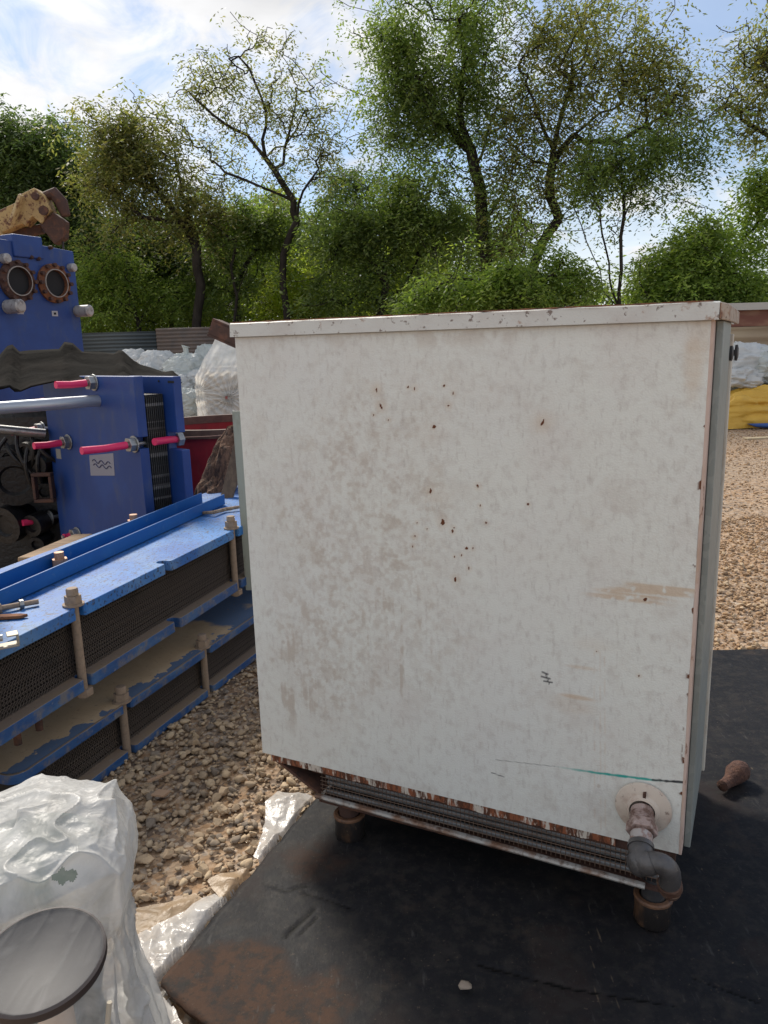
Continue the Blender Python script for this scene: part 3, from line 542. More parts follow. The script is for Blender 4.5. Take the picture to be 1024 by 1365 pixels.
# ------------------------------------------------------------------ blue plate stacks
blue = mat('blue_paint_dusty', (.018, .120, .40), .48, spec=.3, layers=[('noise', (3, 3, 3), .40, .66, (.040, .20, .52), .9, 6, .45), ('noise', (5, 7, 5), .44, .72, (.16, .27, .42), .65, 9, .6), ('noise', (2.2, 3.5, 3), .54, .70, (.47, .43, .36), .7, 9, .9), ('noise', (70, 110, 70), .56, .63, (.02, .03, .05), .85, 3), ('noise', 34, .60, .66, (.06, .05, .045), .85), ('noise', (1.6, 2.2, 2), .50, .62, (.12, .22, .36), .5, 9), ('noise', 150, .62, .7, (.3, .3, .3), .4)], bump=[('noise', 60, .2, .002)])
blue_edge = mat('blue_paint_edge', (.013, .070, .22), .55, layers=[('noise', (6, 3, 20), .42, .68, (.05, .13, .28), .9), ('noise', 16, .47, .66, (.17, .155, .14), .8, 9), ('up', 1, .5, .9, (.27, .195, .125), .88), ('noise', 40, .6, .7, (.28, .27, .25), .5), ('noise', 70, .62, .7, (.03, .03, .035), .7)], bump=[('noise', 60, .3, .002)])
dusty = mat('blue_plate_caked_dust', (.43, .31, .19), .95, layers=[('noise', (6, 4, 6), .4, .7, (.50, .37, .235), .8), ('@blue', 1, .42, .60, (.040, .105, .22), .9), ('noise', 55, .58, .70, (.20, .15, .10), .6), ('noise', 110, .68, .74, (.08, .06, .05), .6)], bump=[('noise', 80, .35, .003)])
packm = mat('plate_edges', (.008, .007, .006), .6, .0, layers=[('@edge', 1, .3, 1, (.088, .066, .052), 1), ('noise', 7, .50, .72, (.03, .024, .02), .7)])  # lighter at the front, black inwards: recess shade painted into the colour
def plate_outline(L0, L1, wdt, notches, fillet):
    """outline in (a, t): a along, t across from the front edge (0) to the back (wdt); notch list (a, halfwidth, depth)"""
    pts = []
    r = fillet
    pts += [(L0 + r - r * math.cos(th), r - r * math.sin(th)) for th in np.linspace(0, math.pi / 2, 7)]
    for (a, hw, dp_) in sorted(notches):
        pts += [(a - hw - .006, 0), (a - hw, .006), (a - hw, dp_ - hw)]
        pts += [(a - hw * math.cos(th), dp_ - hw + hw * math.sin(th)) for th in np.linspace(.3, math.pi - .3, 6)]
        pts += [(a + hw, dp_ - hw), (a + hw, .006), (a + hw + .006, 0)]
    pts += [(L1, 0), (L1, wdt), (L0, wdt)]
    return pts
def make_stack(name, root_loc, yaw, zs, along, wid, bolts, notches_t, notches_b, dusty_top, label, fillet, boltx=.026, zp=.033):
    """local frame: x = away along the stack, y = left (across), z up; zs = (bottom plate bottom z, top plate top z)"""
    t = empty(name, root_loc, R_(90 - yaw), label, 'heat exchanger')
    zb, zt_ = zs; L0, L1 = along
    def plate(nm, z0, z1, notches, m, l0):
        ol = plate_outline(l0, L1, wid, notches, fillet)
        o = MB().prism([(a, q_, z0) for a, q_ in ol], (0, 0, z1 - z0)).build(nm, m, t, bevel=.0025)
        return o
    plate('bottom_plate', zb, zb + zp, notches_b, blue_edge, L0)
    plate('top_plate', zt_ - zp, zt_, notches_t, blue_edge if dusty_top else blue, L0)
    if dusty_top:   # dust sheet on top, 1.5 mm proud
        ga = np.arange(L0 + .006, L1, .0065); gt = np.arange(.006, wid, .0065); A_, T_ = np.meshgrid(ga, gt); Q = np.c_[A_.ravel(), T_.ravel()]
        kp = in_poly(Q, [np.array(q_) for q_ in ol_in(L0, L1, wid, notches_t, fillet)])
        Fq = grid_faces(len(ga), len(gt)); Fq = Fq[kp[Fq].all(1)]
        bl = ss(fbm(Q * 9, 6, 31, .72) * .75 + .36 * (1 - ss(Q[:, 1], .0, .13)), .53, .74) ; bl = np.maximum(bl, ss(Q[:, 0], 2.75, 3.0) * (.3 + .7 * fbm(Q * 10, 4, 32)))
        us = np.unique(Fq); rm = -np.ones(len(Q), int); rm[us] = np.arange(len(us))
        npmesh('dust_layer', np.c_[Q[us], zt_ + .0015 + .004 * (fbm(Q[us] * 20, 3, 33) - .5) * (1 - bl[us]) + .001], rm[Fq], dusty, t, smooth=True, attrs={'blue': bl[us]})
    # plate pack: honeycomb edges
    z0, z1 = zb + zp, zt_ - zp; nlay = int((z1 - z0) / .0072); pit = .0135
    segs = [(L0 + .05, L1 - .02)]
    VV = []; FF = []; EE = []; o0 = 0
    for (s0, s1) in segs:
        n = int((s1 - s0) / pit * 2); a = np.linspace(s0, s1, n)
        for j in range(nlay):
            z = z0 + (j + .5) * (z1 - z0) / nlay; zig = np.where((np.arange(n) + j) % 2 == 0, .0030, -.0030); jy = .050 + rng.normal(0, .0016)
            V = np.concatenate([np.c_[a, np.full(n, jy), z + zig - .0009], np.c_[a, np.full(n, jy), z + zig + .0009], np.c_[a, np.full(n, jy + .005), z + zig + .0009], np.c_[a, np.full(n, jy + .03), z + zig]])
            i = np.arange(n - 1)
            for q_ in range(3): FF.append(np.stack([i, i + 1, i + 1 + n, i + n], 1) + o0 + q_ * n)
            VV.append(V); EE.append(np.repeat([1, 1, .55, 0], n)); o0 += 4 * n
    tag(npmesh('plate_pack', np.concatenate(VV), np.concatenate(FF), packm, t, attrs={'edge': np.concatenate(EE)}), kind='stuff')
    MB().box((L0 + .05, .075, z0), (L1 - .02, wid - .06, z1)).build('pack_core', mat('pack_core', (.018, .014, .012), .8), t)
    for a in bolts:
        rod = MB().cyl((a, boltx, zb - .035), (a, boltx, zt_ + .058), .0150, n=14).build('tie_bolt', dusty_steel, t, smooth=True)
        k = MB(); k.lathe([(0, 0), (.035, 0), (.035, .006), (.022, .007)], (a, boltx, zt_ + .001), n=24); hexnut(k, (a, boltx, zt_ + .008), (0, 0, 1), .0275, .027); k.lathe([(.015, .036), (.0195, .036), (.0195, .056), (.017, .060), (0, .061)], (a, boltx, zt_), n=16)
        k.build('nut', dusty_steel, rod, smooth=True)
        k = MB(); hexnut(k, (a, boltx, zb - .002), (0, 0, -1), .031, .026); k.build('nut', dusty_steel, rod, bevel=.002)
    return t
def ol_in(L0, L1, wid, n, f):
    return [(a + (.004 if a < L0 + .05 else 0), max(q_, .004) if q_ > 0 else .004) for a, q_ in plate_outline(L0, L1, wid, n, f)]
def frame_axes(yaw): a = R_(yaw); return np.array([math.sin(a), math.cos(a), 0]), np.array([-math.cos(a), math.sin(a), 0])
# lower stack: front edge line through the ground points (x = .364 y - 1.918)
dr2, lt2 = frame_axes(20.0); pA = np.array([.364 * 2.4 - 1.918, 2.4, 0])
s2o = pA - dr2 * pA.dot(dr2)
bn = [(2.18, .019, .055), (2.76, .019, .055), (3.62, .019, .055)]
def al(yaw, o, x, y, z): 
    d_, l_ = frame_axes(yaw); w_ = onpl(x, y, o, l_); return w_.dot(d_) - o.dot(d_)
b2 = [al(20.0, s2o, 173, 962, .1), al(20.0, s2o, 279, 885, .1)]
L2o = s2o - 0 * lt2
lowst = make_stack('plate_stack', s2o, 20.0, (-.028, .19), (al(20, s2o, 22, 1040, .1), 4.6), .52, b2 + [3.75], [(a, .021, .052) for a in b2], [(a, .021, .052) for a in b2], True, 'lower blue plate pack caked with tan dust, on the gravel under the other', .05)
dr1, lt1 = frame_axes(17.2); s1o = lt1 * 1.69
b1 = [al(17.2, s1o, 112, 850, .1), al(17.2, s1o, 318, 745, .1)]; nt_ = al(17.2, s1o, 226, 765, .1); nb_ = al(17.2, s1o, 238, 832, .1)
upst = make_stack('plate_stack', s1o, 17.2, (.338, .632), (1.25, 4.7), .62, b1, [(a, .021, .052) for a in b1] + [(nt_, .021, .05)], [(a, .021, .052) for a in b1] + [(nb_, .021, .05)], False, 'upper blue plate pack with bolts and loose hardware on its top, beside the cabinet', .02, zp=.042)
# rods hanging under the upper stack, resting on the lower one
for px_, py_ in ((55, 962), (27, 985)):
    w = onpl(px_, py_, s1o + lt1 * .05, lt1); k = MB().cyl((w.dot(dr1) - s1o.dot(dr1), .06, .270), (w.dot(dr1) - s1o.dot(dr1), .06, .338), (.012), n=12); k.build('stub', rust_dark, upst, smooth=True)
# timber bearers between stacks
for a in (2.5, 4.2):
    p = dr1 * a + lt1 * 1.98; MB().obox((p[0], p[1], .265), lt1 * .16, dr1 * .04, (0, 0, .071)).build('bearer', mat('old_timber', (.20, .14, .09), .85, layers=[('noise', (4, 30, 30), .4, .7, (.13, .09, .06))]), upst)
# U channel lying along the back of the top plate
zr = .634
c0 = onz(0, 803, zr + .02); c1 = onz(300, 668, zr + .02)
dch = c1 - c0; dch[2] = 0; c0 = c0 - dch * .5; ln = np.linalg.norm(dch) * 1.5; dch /= np.linalg.norm(dch); pr = np.array([-dch[1], dch[0], 0])
bl2 = mat('blue_channel_paint', (.006, .095, .33), .42, layers=[('noise', 4, .45, .7, (.012, .12, .37), .8), ('noise', 30, .60, .74, (.12, .2, .33), .6), ('noise', 90, .68, .74, (.02, .03, .05), .8)], bump=[('noise', 40, .15, .002)])
chn = empty('steel_channel', (c0[0], c0[1], zr), math.atan2(dch[1], dch[0]), 'long bright blue steel channel lying along the back of the upper plate pack', 'channel')
def chan(x0, x1): 
    k = MB(); k.box((x0, 0, 0.002), (x1, .008, .058)); k.box((x0, .0085, .002), (x1, .1, .010)); k.box((x0, .1005, .002), (x1 - .06, .1085, .075)); return k
chan(0, ln).build('channel_web', bl2, chn, bevel=.0015)
# bolts at the back of the plate pack standing past the channel
for px_, py_ in ((79, 741), (178, 690)):
    w = onz(px_, py_, .70); k = MB().cyl((w[0], w[1], .62), (w[0], w[1], .715), .018, n=12); hexnut(k, (w[0], w[1], .66), (0, 0, 1), .03, .03)
    o = k.build('tie_bolt', mat('copper_rust_bolt', (.45, .27, .18), .5, .4, layers=[('noise', 50, .4, .7, (.26, .14, .09))]), upst)
    o.matrix_parent_inverse = Matrix.LocRotScale(Vector(s1o), Matrix.Rotation(R_(90 - 17.2), 3, 'Z'), None).inverted()
# hardware on the top plate
zt1 = .633
def lying_bolt(px_, py_, ang, label, L_=.12, r=.009, hx=.017, m=dusty_steel):
    w = onz(px_, py_, zt1 + .015); t = empty('loose_bolt', (w[0], w[1], zt1), ang, label, 'bolt')
    MB().cyl((0, 0, hx * .9), (L_, 0, hx * .75), r, n=12).build('shank', m, t, smooth=True); k = MB(); hexnut(k, (0, 0, hx * .9), (1, 0, 0), hx, .018); k.build('nut', m, t, bevel=.0015); k = MB(); hexnut(k, (L_ * .55, 0, hx * .9), (1, 0, 0), hx * .95, .014); k.build('nut', steel, t, bevel=.0015)
lying_bolt(-6, 812, R_(35), 'greasy bolt with two nuts on the blue top plate at the far left', .13)
w = onz(12, 822, zt1 + .008); k = MB().prism([(w[0] - .07, w[1] - .02, zt1 + .002), (w[0] + .04, w[1] - .005, zt1 + .002), (w[0] + .055, w[1] + .012, zt1 + .002), (w[0] + .03, w[1] + .02, zt1 + .002), (w[0] - .07, w[1] + .015, zt1 + .002)], (0, 0, .010))
tag(k.build('flat_bracket', rust, bevel=.002), 'flat rusty bracket just below the greasy bolt on the blue plate', 'bracket')
w = onz(10, 858, zt1 + .01); t = empty('clamp', (w[0], w[1], zt1), R_(30), 'small open steel clamp with a stud, nearest the left edge on the blue plate', 'clamp')
k = MB(); k.box((-.05, -.02, .002), (.03, .02, .008)); k.box((.025, -.02, .0085), (.031, .02, .034)); k.box((-.05, -.02, .0085), (-.044, .02, .03)); k.box((-.0, -.02, .0345), (.031, .02, .039)); k.build('bracket', mat('dull_zinc', (.36, .33, .27), .5, .5), t, bevel=.0015)
MB().cyl((-.07, .0, .034), (-.01, 0, .030), .010, n=10).build('stud', steel, t, smooth=True)
# stick
wp = [onz(250, 679, zt1 + .012), onz(264, 684, zt1 + .008), onz(285, 683, zt1 + .02), onz(300, 679, zt1 + .014), onz(318, 676, zt1 + .018), onz(340, 672, zt1 + .012)]
o = MB().tube(wp, [.004, .007, .009, .010, .008, .007], 8).build('dry_stick', mat('dry_bark', (.22, .15, .10), .9, layers=[('noise', 60, .4, .65, (.38, .29, .2))], bump=[('noise', 120, .7, .003)]), smooth=True); tag(o, 'thin crooked dry stick lying on the blue plate near the cabinet', 'stick')

# ------------------------------------------------------------------ standing heat exchanger
royal = mat('royal_blue_paint', (.010, .045, .20), .5, layers=[('noise', 3, .42, .7, (.014, .062, .26), .9), ('noise', (9, 9, 4), .50, .75, (.055, .080, .17), .8), ('noise', 60, .68, .75, (.20, .22, .26), .5)], bump=[('noise', 30, .12, .002)])
pinkt = mat('pink_plastic', (.75, .03, .13), .45, layers=[('noise', 12, .5, .75, (.55, .04, .09), .7), ('noise', 60, .62, .74, (.30, .06, .07), .6)])
yawb = 41.5; ab = np.array([math.sin(R_(yawb)), math.cos(R_(yawb)), 0]); aw = np.array([-ab[1], ab[0], 0])
H0 = at(187, 600, 4.05); H0[2] = 0
hx = empty('standing_heat_exchanger', (H0[0], H0[1], GZ), math.atan2(ab[1], ab[0]), 'upright royal blue plate heat exchanger with pink bolt sleeves and wave emblem', 'heat exchanger')
# local: x = ab (away right), y = aw (leftwards along the plate), z from ground
def hl(px_, py_, xo):
    w = onpl(px_, py_, H0 + ab * xo, ab) - H0; return np.array([xo, w.dot(aw), w[2] - GZ])
top = hl(187, 502, 0)[2]; wid = hl(72, 640, 0)[1]
zf_ = hl(186, 591, 0)[2]
MB().prism([(0, q_[0], q_[1]) for q_ in ((0, 0), (wid, 0), (wid, top), (0, top), (0, zf_ + .03), (.05, zf_ + .03), (.05, zf_ - .03), (0, zf_ - .03))], (.055, 0, 0)).build('front_plate', royal, hx, bevel=.004)
nP = 30
for j in range(nP):
    x = .060 + j * (.122 / nP); MB().box((x, .018 + .004 * (j % 3), .12), (x + .0026, wid - .08, top - .10 - .0 * j)).build('plate', mat('grey_plate_edge', (.26, .25, .24), .5, .4, layers=[('noise', 20, .45, .7, (.15, .14, .13), .8), ('wave', (0, 0, 22), .35, .8, (.03, .03, .03), .85)]), hx)
rt = hl(240, 502, .185)[2]
ry = hl(243, 600, .185)[1]
cN = hl(240, 585, .262); zn = cN[2]; hn = .046
MB().prism([(.185, q_[0], q_[1]) for q_ in ((ry, 0), (wid, 0), (wid, rt), (ry + .03, rt), (ry + .03, zn + hn), (ry + .12, zn + hn), (ry + .12, zn - hn), (ry, zn - hn))], (.05, 0, 0)).build('rear_plate', royal, hx, bevel=.004)
k = MB(); c = hl(222, 509, .184)
k.obox((.1835, ry + .05, c[2]), (.0012, 0, 0), (0, .028, 0), (0, 0, .006)); k.build('slot', dark_inside, hx)
for py_ in (508, 533, 543, 577):
    c = hl(208 + (py_ % 7), py_, .184); k = MB(); k.lathe([(0, 0), (.006, 0), (.006, .004), (0, .004)], (.184, c[1], c[2]), (-1, 0, 0), 10); k.build('bolt_hole', dark_inside, hx)
def tie(px_, py_, xo, Ln, x_end=None, small=False):
    c = hl(px_, py_, xo); r = .020
    s = MB().tube([(xo - .05 - Ln, c[1], c[2]), (xo - .05 - Ln * .5, c[1] + .003, c[2] - .004), (xo - .05, c[1], c[2])], [r, r * .95, r], 14); 
    s.lathe([(r, 0), (r * .6, .001), (r * .55, .03)], (xo - .05 - Ln, c[1], c[2]), (1, 0, 0), 14)
    s = s.build('plastic_sleeve', pinkt, hx, smooth=True)
    k = MB(); k.lathe([(0, 0), (.046, 0), (.046, .008), (0, .008)], (xo - .009, c[1], c[2]), (1, 0, 0), 20); hexnut(k, (xo - .009, c[1], c[2]), (-1, 0, 0), .040, .034); k.build('nut', steel, hx, bevel=.002)
    MB().cyl((xo - .10, c[1], c[2]), (.25, c[1], c[2]), .013, n=10).build('tie_rod', steel, hx, smooth=True)
    return c
c = hl(186, 591, 0.0)
tie(180, 592, 0.0, .25)
cM = hl(240, 585, .262); c3 = hl(206, 589, .062)
MB().tube([c3, (c3 + cM) / 2 + (0, -.004, .003), cM - (.02, 0, 0)], .0195, 14).build('plastic_sleeve', pinkt, hx, smooth=True)
k = MB(); hexnut(k, (.236, cM[1], cM[2]), (1, 0, 0), .040, .036); k.build('nut', steel, hx, bevel=.002)
tie(126, 510, 0, .17); tie(92, 589, 0, .16); tie(68, 690, 0, .13); tie(57, 572, 0, .14); tie(104, 712, 0, .04)
cb_ = hl(131, 534, 0)
MB().cyl((-1.3, cb_[1], cb_[2]), (.0, cb_[1], cb_[2]), .032, n=24).build('carrying_bar', mat('galvanised_bar', (.42, .45, .49), .38, .6, layers=[('noise', (3, 30, 30), .5, .65, (.6, .62, .64), .7)]), hx, smooth=True)
# support column of the bar at the left, off the frame edge
MB().box((-1.36, cb_[1] - .05, 0), (-1.30, cb_[1] + .05, cb_[2] + .07)).build('support_column', royal, hx, bevel=.004)
# emblem
q = [hl(*p, -.0015) for p in ((119, 607), (151, 604), (153, 634), (121, 634))]
em = MB().add([(-.0015, a[1], a[2]) for a in q] + [(-.0003, a[1], a[2]) for a in q], [(0, 1, 2, 3), (4, 7, 6, 5), (0, 4, 5, 1), (1, 5, 6, 2), (2, 6, 7, 3), (3, 7, 4, 0)]).build('emblem_sticker', mat('grey_sticker', (.27, .27, .32), .5), hx)
k = MB()
cy_, cz_ = np.mean([a[1] for a in q]), np.mean([a[2] for a in q]); ww = abs(q[0][1] - q[1][1]) * .36
for dz, ph in ((.016, 0), (-.008, 0)):
    pts = [(-.0035, cy_ + ww * (1 - 2 * t) - (.008 if dz < 0 else 0), cz_ + dz + .0095 * math.sin(t * 2 * math.pi * 2.5 + ph)) for t in np.linspace(0, 1, 40)]
    k.tube(pts, [.0026] * 40, 5)
k.build('wave_mark', mat('navy_print', (.03, .03, .10), .5), em)
# small labels / holes on left
k = MB(); c = hl(78, 605, -.002); k.obox((-.001, c[1], c[2]), (.001, 0, 0), (0, .030, 0), (0, 0, .03)); k.build('paper_tag', mat('tag_grey', (.25, .25, .24), .7), hx)

# machinery in the dark at left behind (engine-like junk)
jk = empty('scrap_engine', tuple(at(20, 690, 4.9) * (1, 1, 0) + (0, 0, GZ)), 0, 'black greasy engine-like machine, darkness put into its colour, left of the blue plate', 'engine')
junk = mat('greasy_shade_black', (.008, .008, .009), .4, layers=[('noise', 14, .5, .7, (.014, .012, .011), .8), ('noise', 40, .62, .74, (.05, .042, .036), .5)], bump=[('noise', 30, .7, .01)])  # near-black colours: the darkness of this spot is painted in
def jl(px_, py_, Y=4.7): return at(px_, py_, Y) - np.array(jk.location)
c = jl(25, 650); 
k = MB(); k.obox(c + (-.3, .45, -.15), (.55, 0, 0), (0, .3, 0), (0, 0, .62)); k.build('block', junk, jk, bevel=.05)
for i, (px_, py_, r, l_) in enumerate(((20, 640, .16, .12), (48, 620, .07, .2), (8, 700, .12, .15), (60, 655, .055, .2), (35, 600, .05, .18), (45, 700, .07, .2), (12, 610, .06, .2), (50, 725, .05, .2))):
    c = jl(px_, py_); k = MB(); k.lathe([(0, 0), (r * .5, 0), (r * .6, -.02), (r, -.02), (r, l_ * .4), (r * .8, l_ * .5), (r * .8, l_ + .1), (0, l_ + .1)], c, (.3 * (i % 3 - 1), 1, .1), 18); k.build('pulley' if i < 3 else 'cylinder_head', junk, jk, smooth=True)
c = jl(58, 650, 4.6); k = MB()
for a_, b_ in ((( -.06, -.09), (.06, -.07)), ((-.06, .07), (.06, .09)), ((-.06, -.069), (-.042, .069)), ((.042, -.069), (.06, .069))): k.box((c[0] + a_[0], c[1] - .02, c[2] + a_[1]), (c[0] + b_[0], c[1] + .03, c[2] + b_[1]))
k.build('flange_frame', rust_dark, jk, bevel=.004)
for i in range(7):
    a = jl(rng.uniform(5, 60), rng.uniform(575, 600)); b = a + np.array([rng.uniform(-.15, .15), .05, -rng.uniform(.15, .4)]); m_ = (a + b) / 2 + np.array([rng.uniform(-.1, .1), -.1, .02]); MB().tube(arc(a, m_, b, 10), .013, 8).build('hose', junk, jk, smooth=True)
a = jl(-5, 572, 4.55); b = jl(60, 578, 4.7); MB().cyl(a, b, .028, n=14).build('shaft', steel, jk, smooth=True)
MB().cyl(jl(-4, 545, 5.4), jl(160, 524, 5.4), .035, n=12).build('red_bar', mat('dull_red', (.24, .03, .03), .6), jk, smooth=True)
# upright galvanised pipe at the left edge, corner post
w = onz(6, 762, .55); t = empty('pipe_post', tuple(at(-1, 900, 2.55) * (1, 1, 0) + (0, 0, GZ)), 0, 'short galvanised pipe post standing at the very left edge', 'post')
MB().cyl((0, 0, 0), (0, 0, 1.14), .026, n=18).build('pipe', galv, t, smooth=True); k = MB(); k.lathe([(0, 0), (.036, 0), (.036, .045), (.026, .052), (0, .052)], (0, 0, 1.12), n=20); k.build('cap', mat('pale_cap', (.5, .5, .47), .5), t, smooth=True)
# plank behind the channel
a = at(38, 748, 3.2); b = at(112, 716, 3.75); d_ = b - a; ln = np.linalg.norm(d_); d_ /= ln; sx = np.array([-d_[1], d_[0], 0]); sx /= np.linalg.norm(sx)
k = MB(); k.obox((a + b) / 2, d_ * (ln / 2), sx * .05, np.cross(d_, sx) * .018); tag(k.build('wooden_batten', mat('tan_wood', (.36, .24, .14), .8, layers=[('noise', (4, 30, 30), .4, .7, (.24, .15, .09))]), bevel=.008), 'short tan timber batten lying behind the blue channel at left', 'batten')
tr_ = MB(); 
for s_0 in (a + d_ * .1, b - d_ * .1): tr_.box((s_0[0] - .04, s_0[1] - .02, GZ), (s_0[0] + .04, s_0[1] + .06, s_0[2] - .02))
tag(tr_.build('support_block', rust_dark, bevel=.005), 'dark scrap blocks propping the tan batten behind the channel', 'block')

# ------------------------------------------------------------------ dark corrugated sheet over the exchanger
pr = [(-60, 492), (-20, 492), (0, 474), (10, 463), (17, 461), (26, 470), (40, 469), (80, 467), (87, 458), (96, 458), (109, 469), (132, 470), (152, 471), (158, 468), (164, 469), (176, 480), (187, 486), (205, 492), (219, 497), (229, 494), (236, 501), (240, 508)]
n0 = len(pr); far = []; near = []
fy, ny_ = 4.75, 4.35
Vs = []; rows = 16
for r in range(rows):
    f = r / (rows - 1)
    for i, (x, y) in enumerate(pr):
        w = at(x, y, fy); lat = i / (n0 - 1)
        lw = at(x + 2, max(512 + 4 * math.sin(i * 1.7) + (8 if x < 60 else 0), y + 3), ny_); q = w * (1 - f) + lw * f
        crest = .04 * (1 if i % 6 in (3, 4, 9) else 0)
        q = q + np.array([rng.normal(0, .003), 0, rng.normal(0, .004) + (0 if r == 0 else -.012 * math.sin(f * 3.1))]); Vs.append(q)
o = npmesh('corrugated_roof_sheet', Vs, grid_faces(n0, rows), mat('brown_black_sheet', (.009, .008, .007), .92, spec=.06, layers=[('noise', 6, .42, .7, (.020, .016, .013), .8), ('noise', 20, .64, .8, (.05, .04, .03), .5)], bump=[('noise', 30, .5, .006)]))
sm = o.modifiers.new('s', 'SOLIDIFY'); sm.thickness = .006; tag(o, 'bent dark brown corrugated sheet draped over the upright exchanger', 'roof sheet')

# ------------------------------------------------------------------ tall blue exchanger behind
yb = 28.0; bw = np.array([math.sin(R_(yb)), math.cos(R_(yb)), 0]); bnn = np.array([bw[1], -bw[0], 0])
T0 = at(107, 420, 7.0); T0[2] = 0
tx = empty('tall_heat_exchanger', (T0[0], T0[1], GZ), math.atan2(bw[1], bw[0]), 'tall royal blue plate heat exchanger with two open flanged ports at far left', 'heat exchanger')
def tl_(px_, py_, off=0.):
    w = onpl(px_, py_, T0 + bnn * off, bnn) - T0; return np.array([w.dot(bw), -off, w[2] - GZ])
ztp = tl_(96, 335)[2]; ztl = tl_(0, 322)[2]
ol = [(0, 0, 0), (0, 0, ztp), (-.30, 0, ztp + .02), (-1.5, 0, ztp + .06), (-1.5, 0, 0)]
MB().prism(ol, (0, .09, 0)).build('frame_plate', royal, tx, bevel=.006)
MB().box((-1.4, .095, .1), (-.08, .55, ztp - .1)).build('plate_pack', dark_inside, tx)
c = tl_(35, 320); MB().box((c[0] - .14, -.02, c[2] - .14), (c[0] + .14, .14, c[2] + .035)).build('bar_bracket', royal, tx, bevel=.01)
for px_, py_, col_ in ((22, 375, rust_dark), (71, 378, rust)):
    c = tl_(px_, py_); k = MB(); k.lathe([(.115, -.01), (.160, -.01), (.160, .022), (.135, .034), (.112, .042), (.108, .0), (.104, -.0)], (c[0], 0, c[2]), (0, -1, 0), 32); pt = k.build('port_flange', col_, tx, smooth=True)
    k = MB(); k.lathe([(.0, .004), (.1, .004)], (c[0], 0, c[2]), (0, -1, 0), 32); k.lathe([(.108, .05), (.116, .05), (.116, .0), (.1, 0)], (c[0], 0, c[2]), (0, -1, 0), 32); k.build('port_ring', mat('pale_ring', (.30, .27, .24), .6), pt, smooth=True)
    MB().lathe([(0, .012), (.1055, .012)], (c[0], 0, c[2]), (0, -1, 0), 28).build('port_opening', dark_inside, pt)
    for i in range(12):
        a = i * math.pi / 6; k = MB(); hexnut(k, (c[0] + .148 * math.cos(a), -.03, c[2] + .148 * math.sin(a)), (0, -1, 0), .017, .03); k.build('stud', rust_dark, pt)
for px_, py_, r, l_ in ((10, 409, .055, .14), (103, 415, .05, .14), (4, 345, .04, .05), (93, 357, .035, .05), (66, 330, .016, .02), (50, 345, .016, .02), (40, 343, .016, .02)):
    c = tl_(px_, py_); k = MB(); k.lathe([(0, 0), (r, 0), (r, l_), (r * .72, l_ + .012), (0, l_ + .012)], (c[0], 0, c[2]), (.1, -1, 0), 14 if r > .03 else 8); k.build('bolt', mat('grey_nut', (.42, .40, .38), .55, .3, layers=[('noise', 30, .45, .7, (.2, .18, .17))]) if r > .03 else rust_dark, tx, smooth=True)
for px_, py_ in ((27, 415), (73, 418)):
    c = tl_(px_, py_); k = MB(); k.obox((c[0], -.002, c[2]), (.03, 0, 0), (0, .0015, 0), (0, 0, .022)); k.build('label_plate', mat('label_white', (.4, .4, .42), .6), tx)
    k = MB(); k.obox((c[0], -.0045, c[2]), (.012, 0, 0), (0, .0008, 0), (0, 0, .009)); k.build('symbol', dark_inside, tx)

# ------------------------------------------------------------------ yellow crane boom
yel = mat('chipped_yellow', (.46, .32, .14), .7, layers=[('noise', 7, .42, .6, (.38, .25, .11), .8), ('noise', 14, .52, .60, (.16, .075, .04)), ('noise', 40, .58, .66, (.10, .05, .03), .9)], bump=[('noise', 30, .4, .006)])
YC = 9.0
crn = empty('crane_boom', tuple(at(-60, 420, YC) * (1, 1, 0) + (0, 0, GZ)), 0, 'rust-chipped yellow crane boom with brown head above the tall blue exchanger', 'crane')
def cp(x, y, Y=YC): return at(x, y, Y) - np.array(crn.location)
def bar(a, b, w_, h_, nm, m, be=.012):
    a = np.array(a); b = np.array(b); d_ = b - a; l_ = np.linalg.norm(d_); d_ /= l_; s_ = np.array([0, 1., 0]); u_ = np.cross(s_, d_); u_ /= np.linalg.norm(u_)
    return MB().obox((a + b) / 2, d_ * l_ / 2, s_ * w_ / 2, u_ * h_ / 2).build(nm, m, crn, bevel=be)
bar(cp(-70, 330), cp(36, 283), .17, .22, 'inner_boom', yel)
bar(cp(-90, 339), cp(2, 299), .21, .27, 'outer_boom', yel)
bar((0, 0, 0), cp(-60, 335), .3, .3, 'mast', yel)
ol = [cp(30, 296), cp(30, 262), cp(50, 252), (cp(64, 262)), cp(72, 282), cp(60, 300), cp(48, 290), cp(38, 303)]
MB().prism([p + np.array([0, -.09, 0]) for p in ol], (0, .18, 0)).build('boom_head', yel, crn, bevel=.01)
MB().prism([p + np.array([0, -.07, 0]) for p in (cp(56, 300), cp(74, 284), cp(90, 296), cp(89, 318), cp(76, 327))], (0, .14, 0)).build('hook_block', rust_dark, crn, bevel=.01)
k = MB(); k.tube([cp(60, 262), cp(72, 258), cp(82, 270), cp(88, 288)], [.05, .07, .07, .05], 10); k.build('sheave', rust_dark, crn, smooth=True)
k = MB(); k.tube([cp(84, 322), cp(85, 335)], .012, 6); k.build('hook_rope', black_iron, crn)
k = MB(); k.lathe([(0, 0), (.05, 0), (.05, .03), (0, .03)], cp(59, 281, YC - .12), (0, -1, 0), 12); k.build('pin', rust_dark, crn)
k = MB(); k.lathe([(0, 0), (.04, 0), (.04, .03), (0, .03)], cp(48, 262, YC - .12), (0, -1, 0), 12); k.build('pin', rust_dark, crn)
bar(cp(20, 300, YC - .05), cp(34, 262, YC - .05), .28, .035, 'collar_band', mat('pale_yellow', (.55, .42, .22), .6, layers=[('noise', 20, .5, .65, (.2, .1, .05))]))
bar(cp(0, 318, YC + .1), cp(58, 305, YC + .1), .08, .10, 'jack_cylinder', rust_dark)
bar(cp(26, 272), cp(28, 258), .02, .03, 'grease_lug', yel)

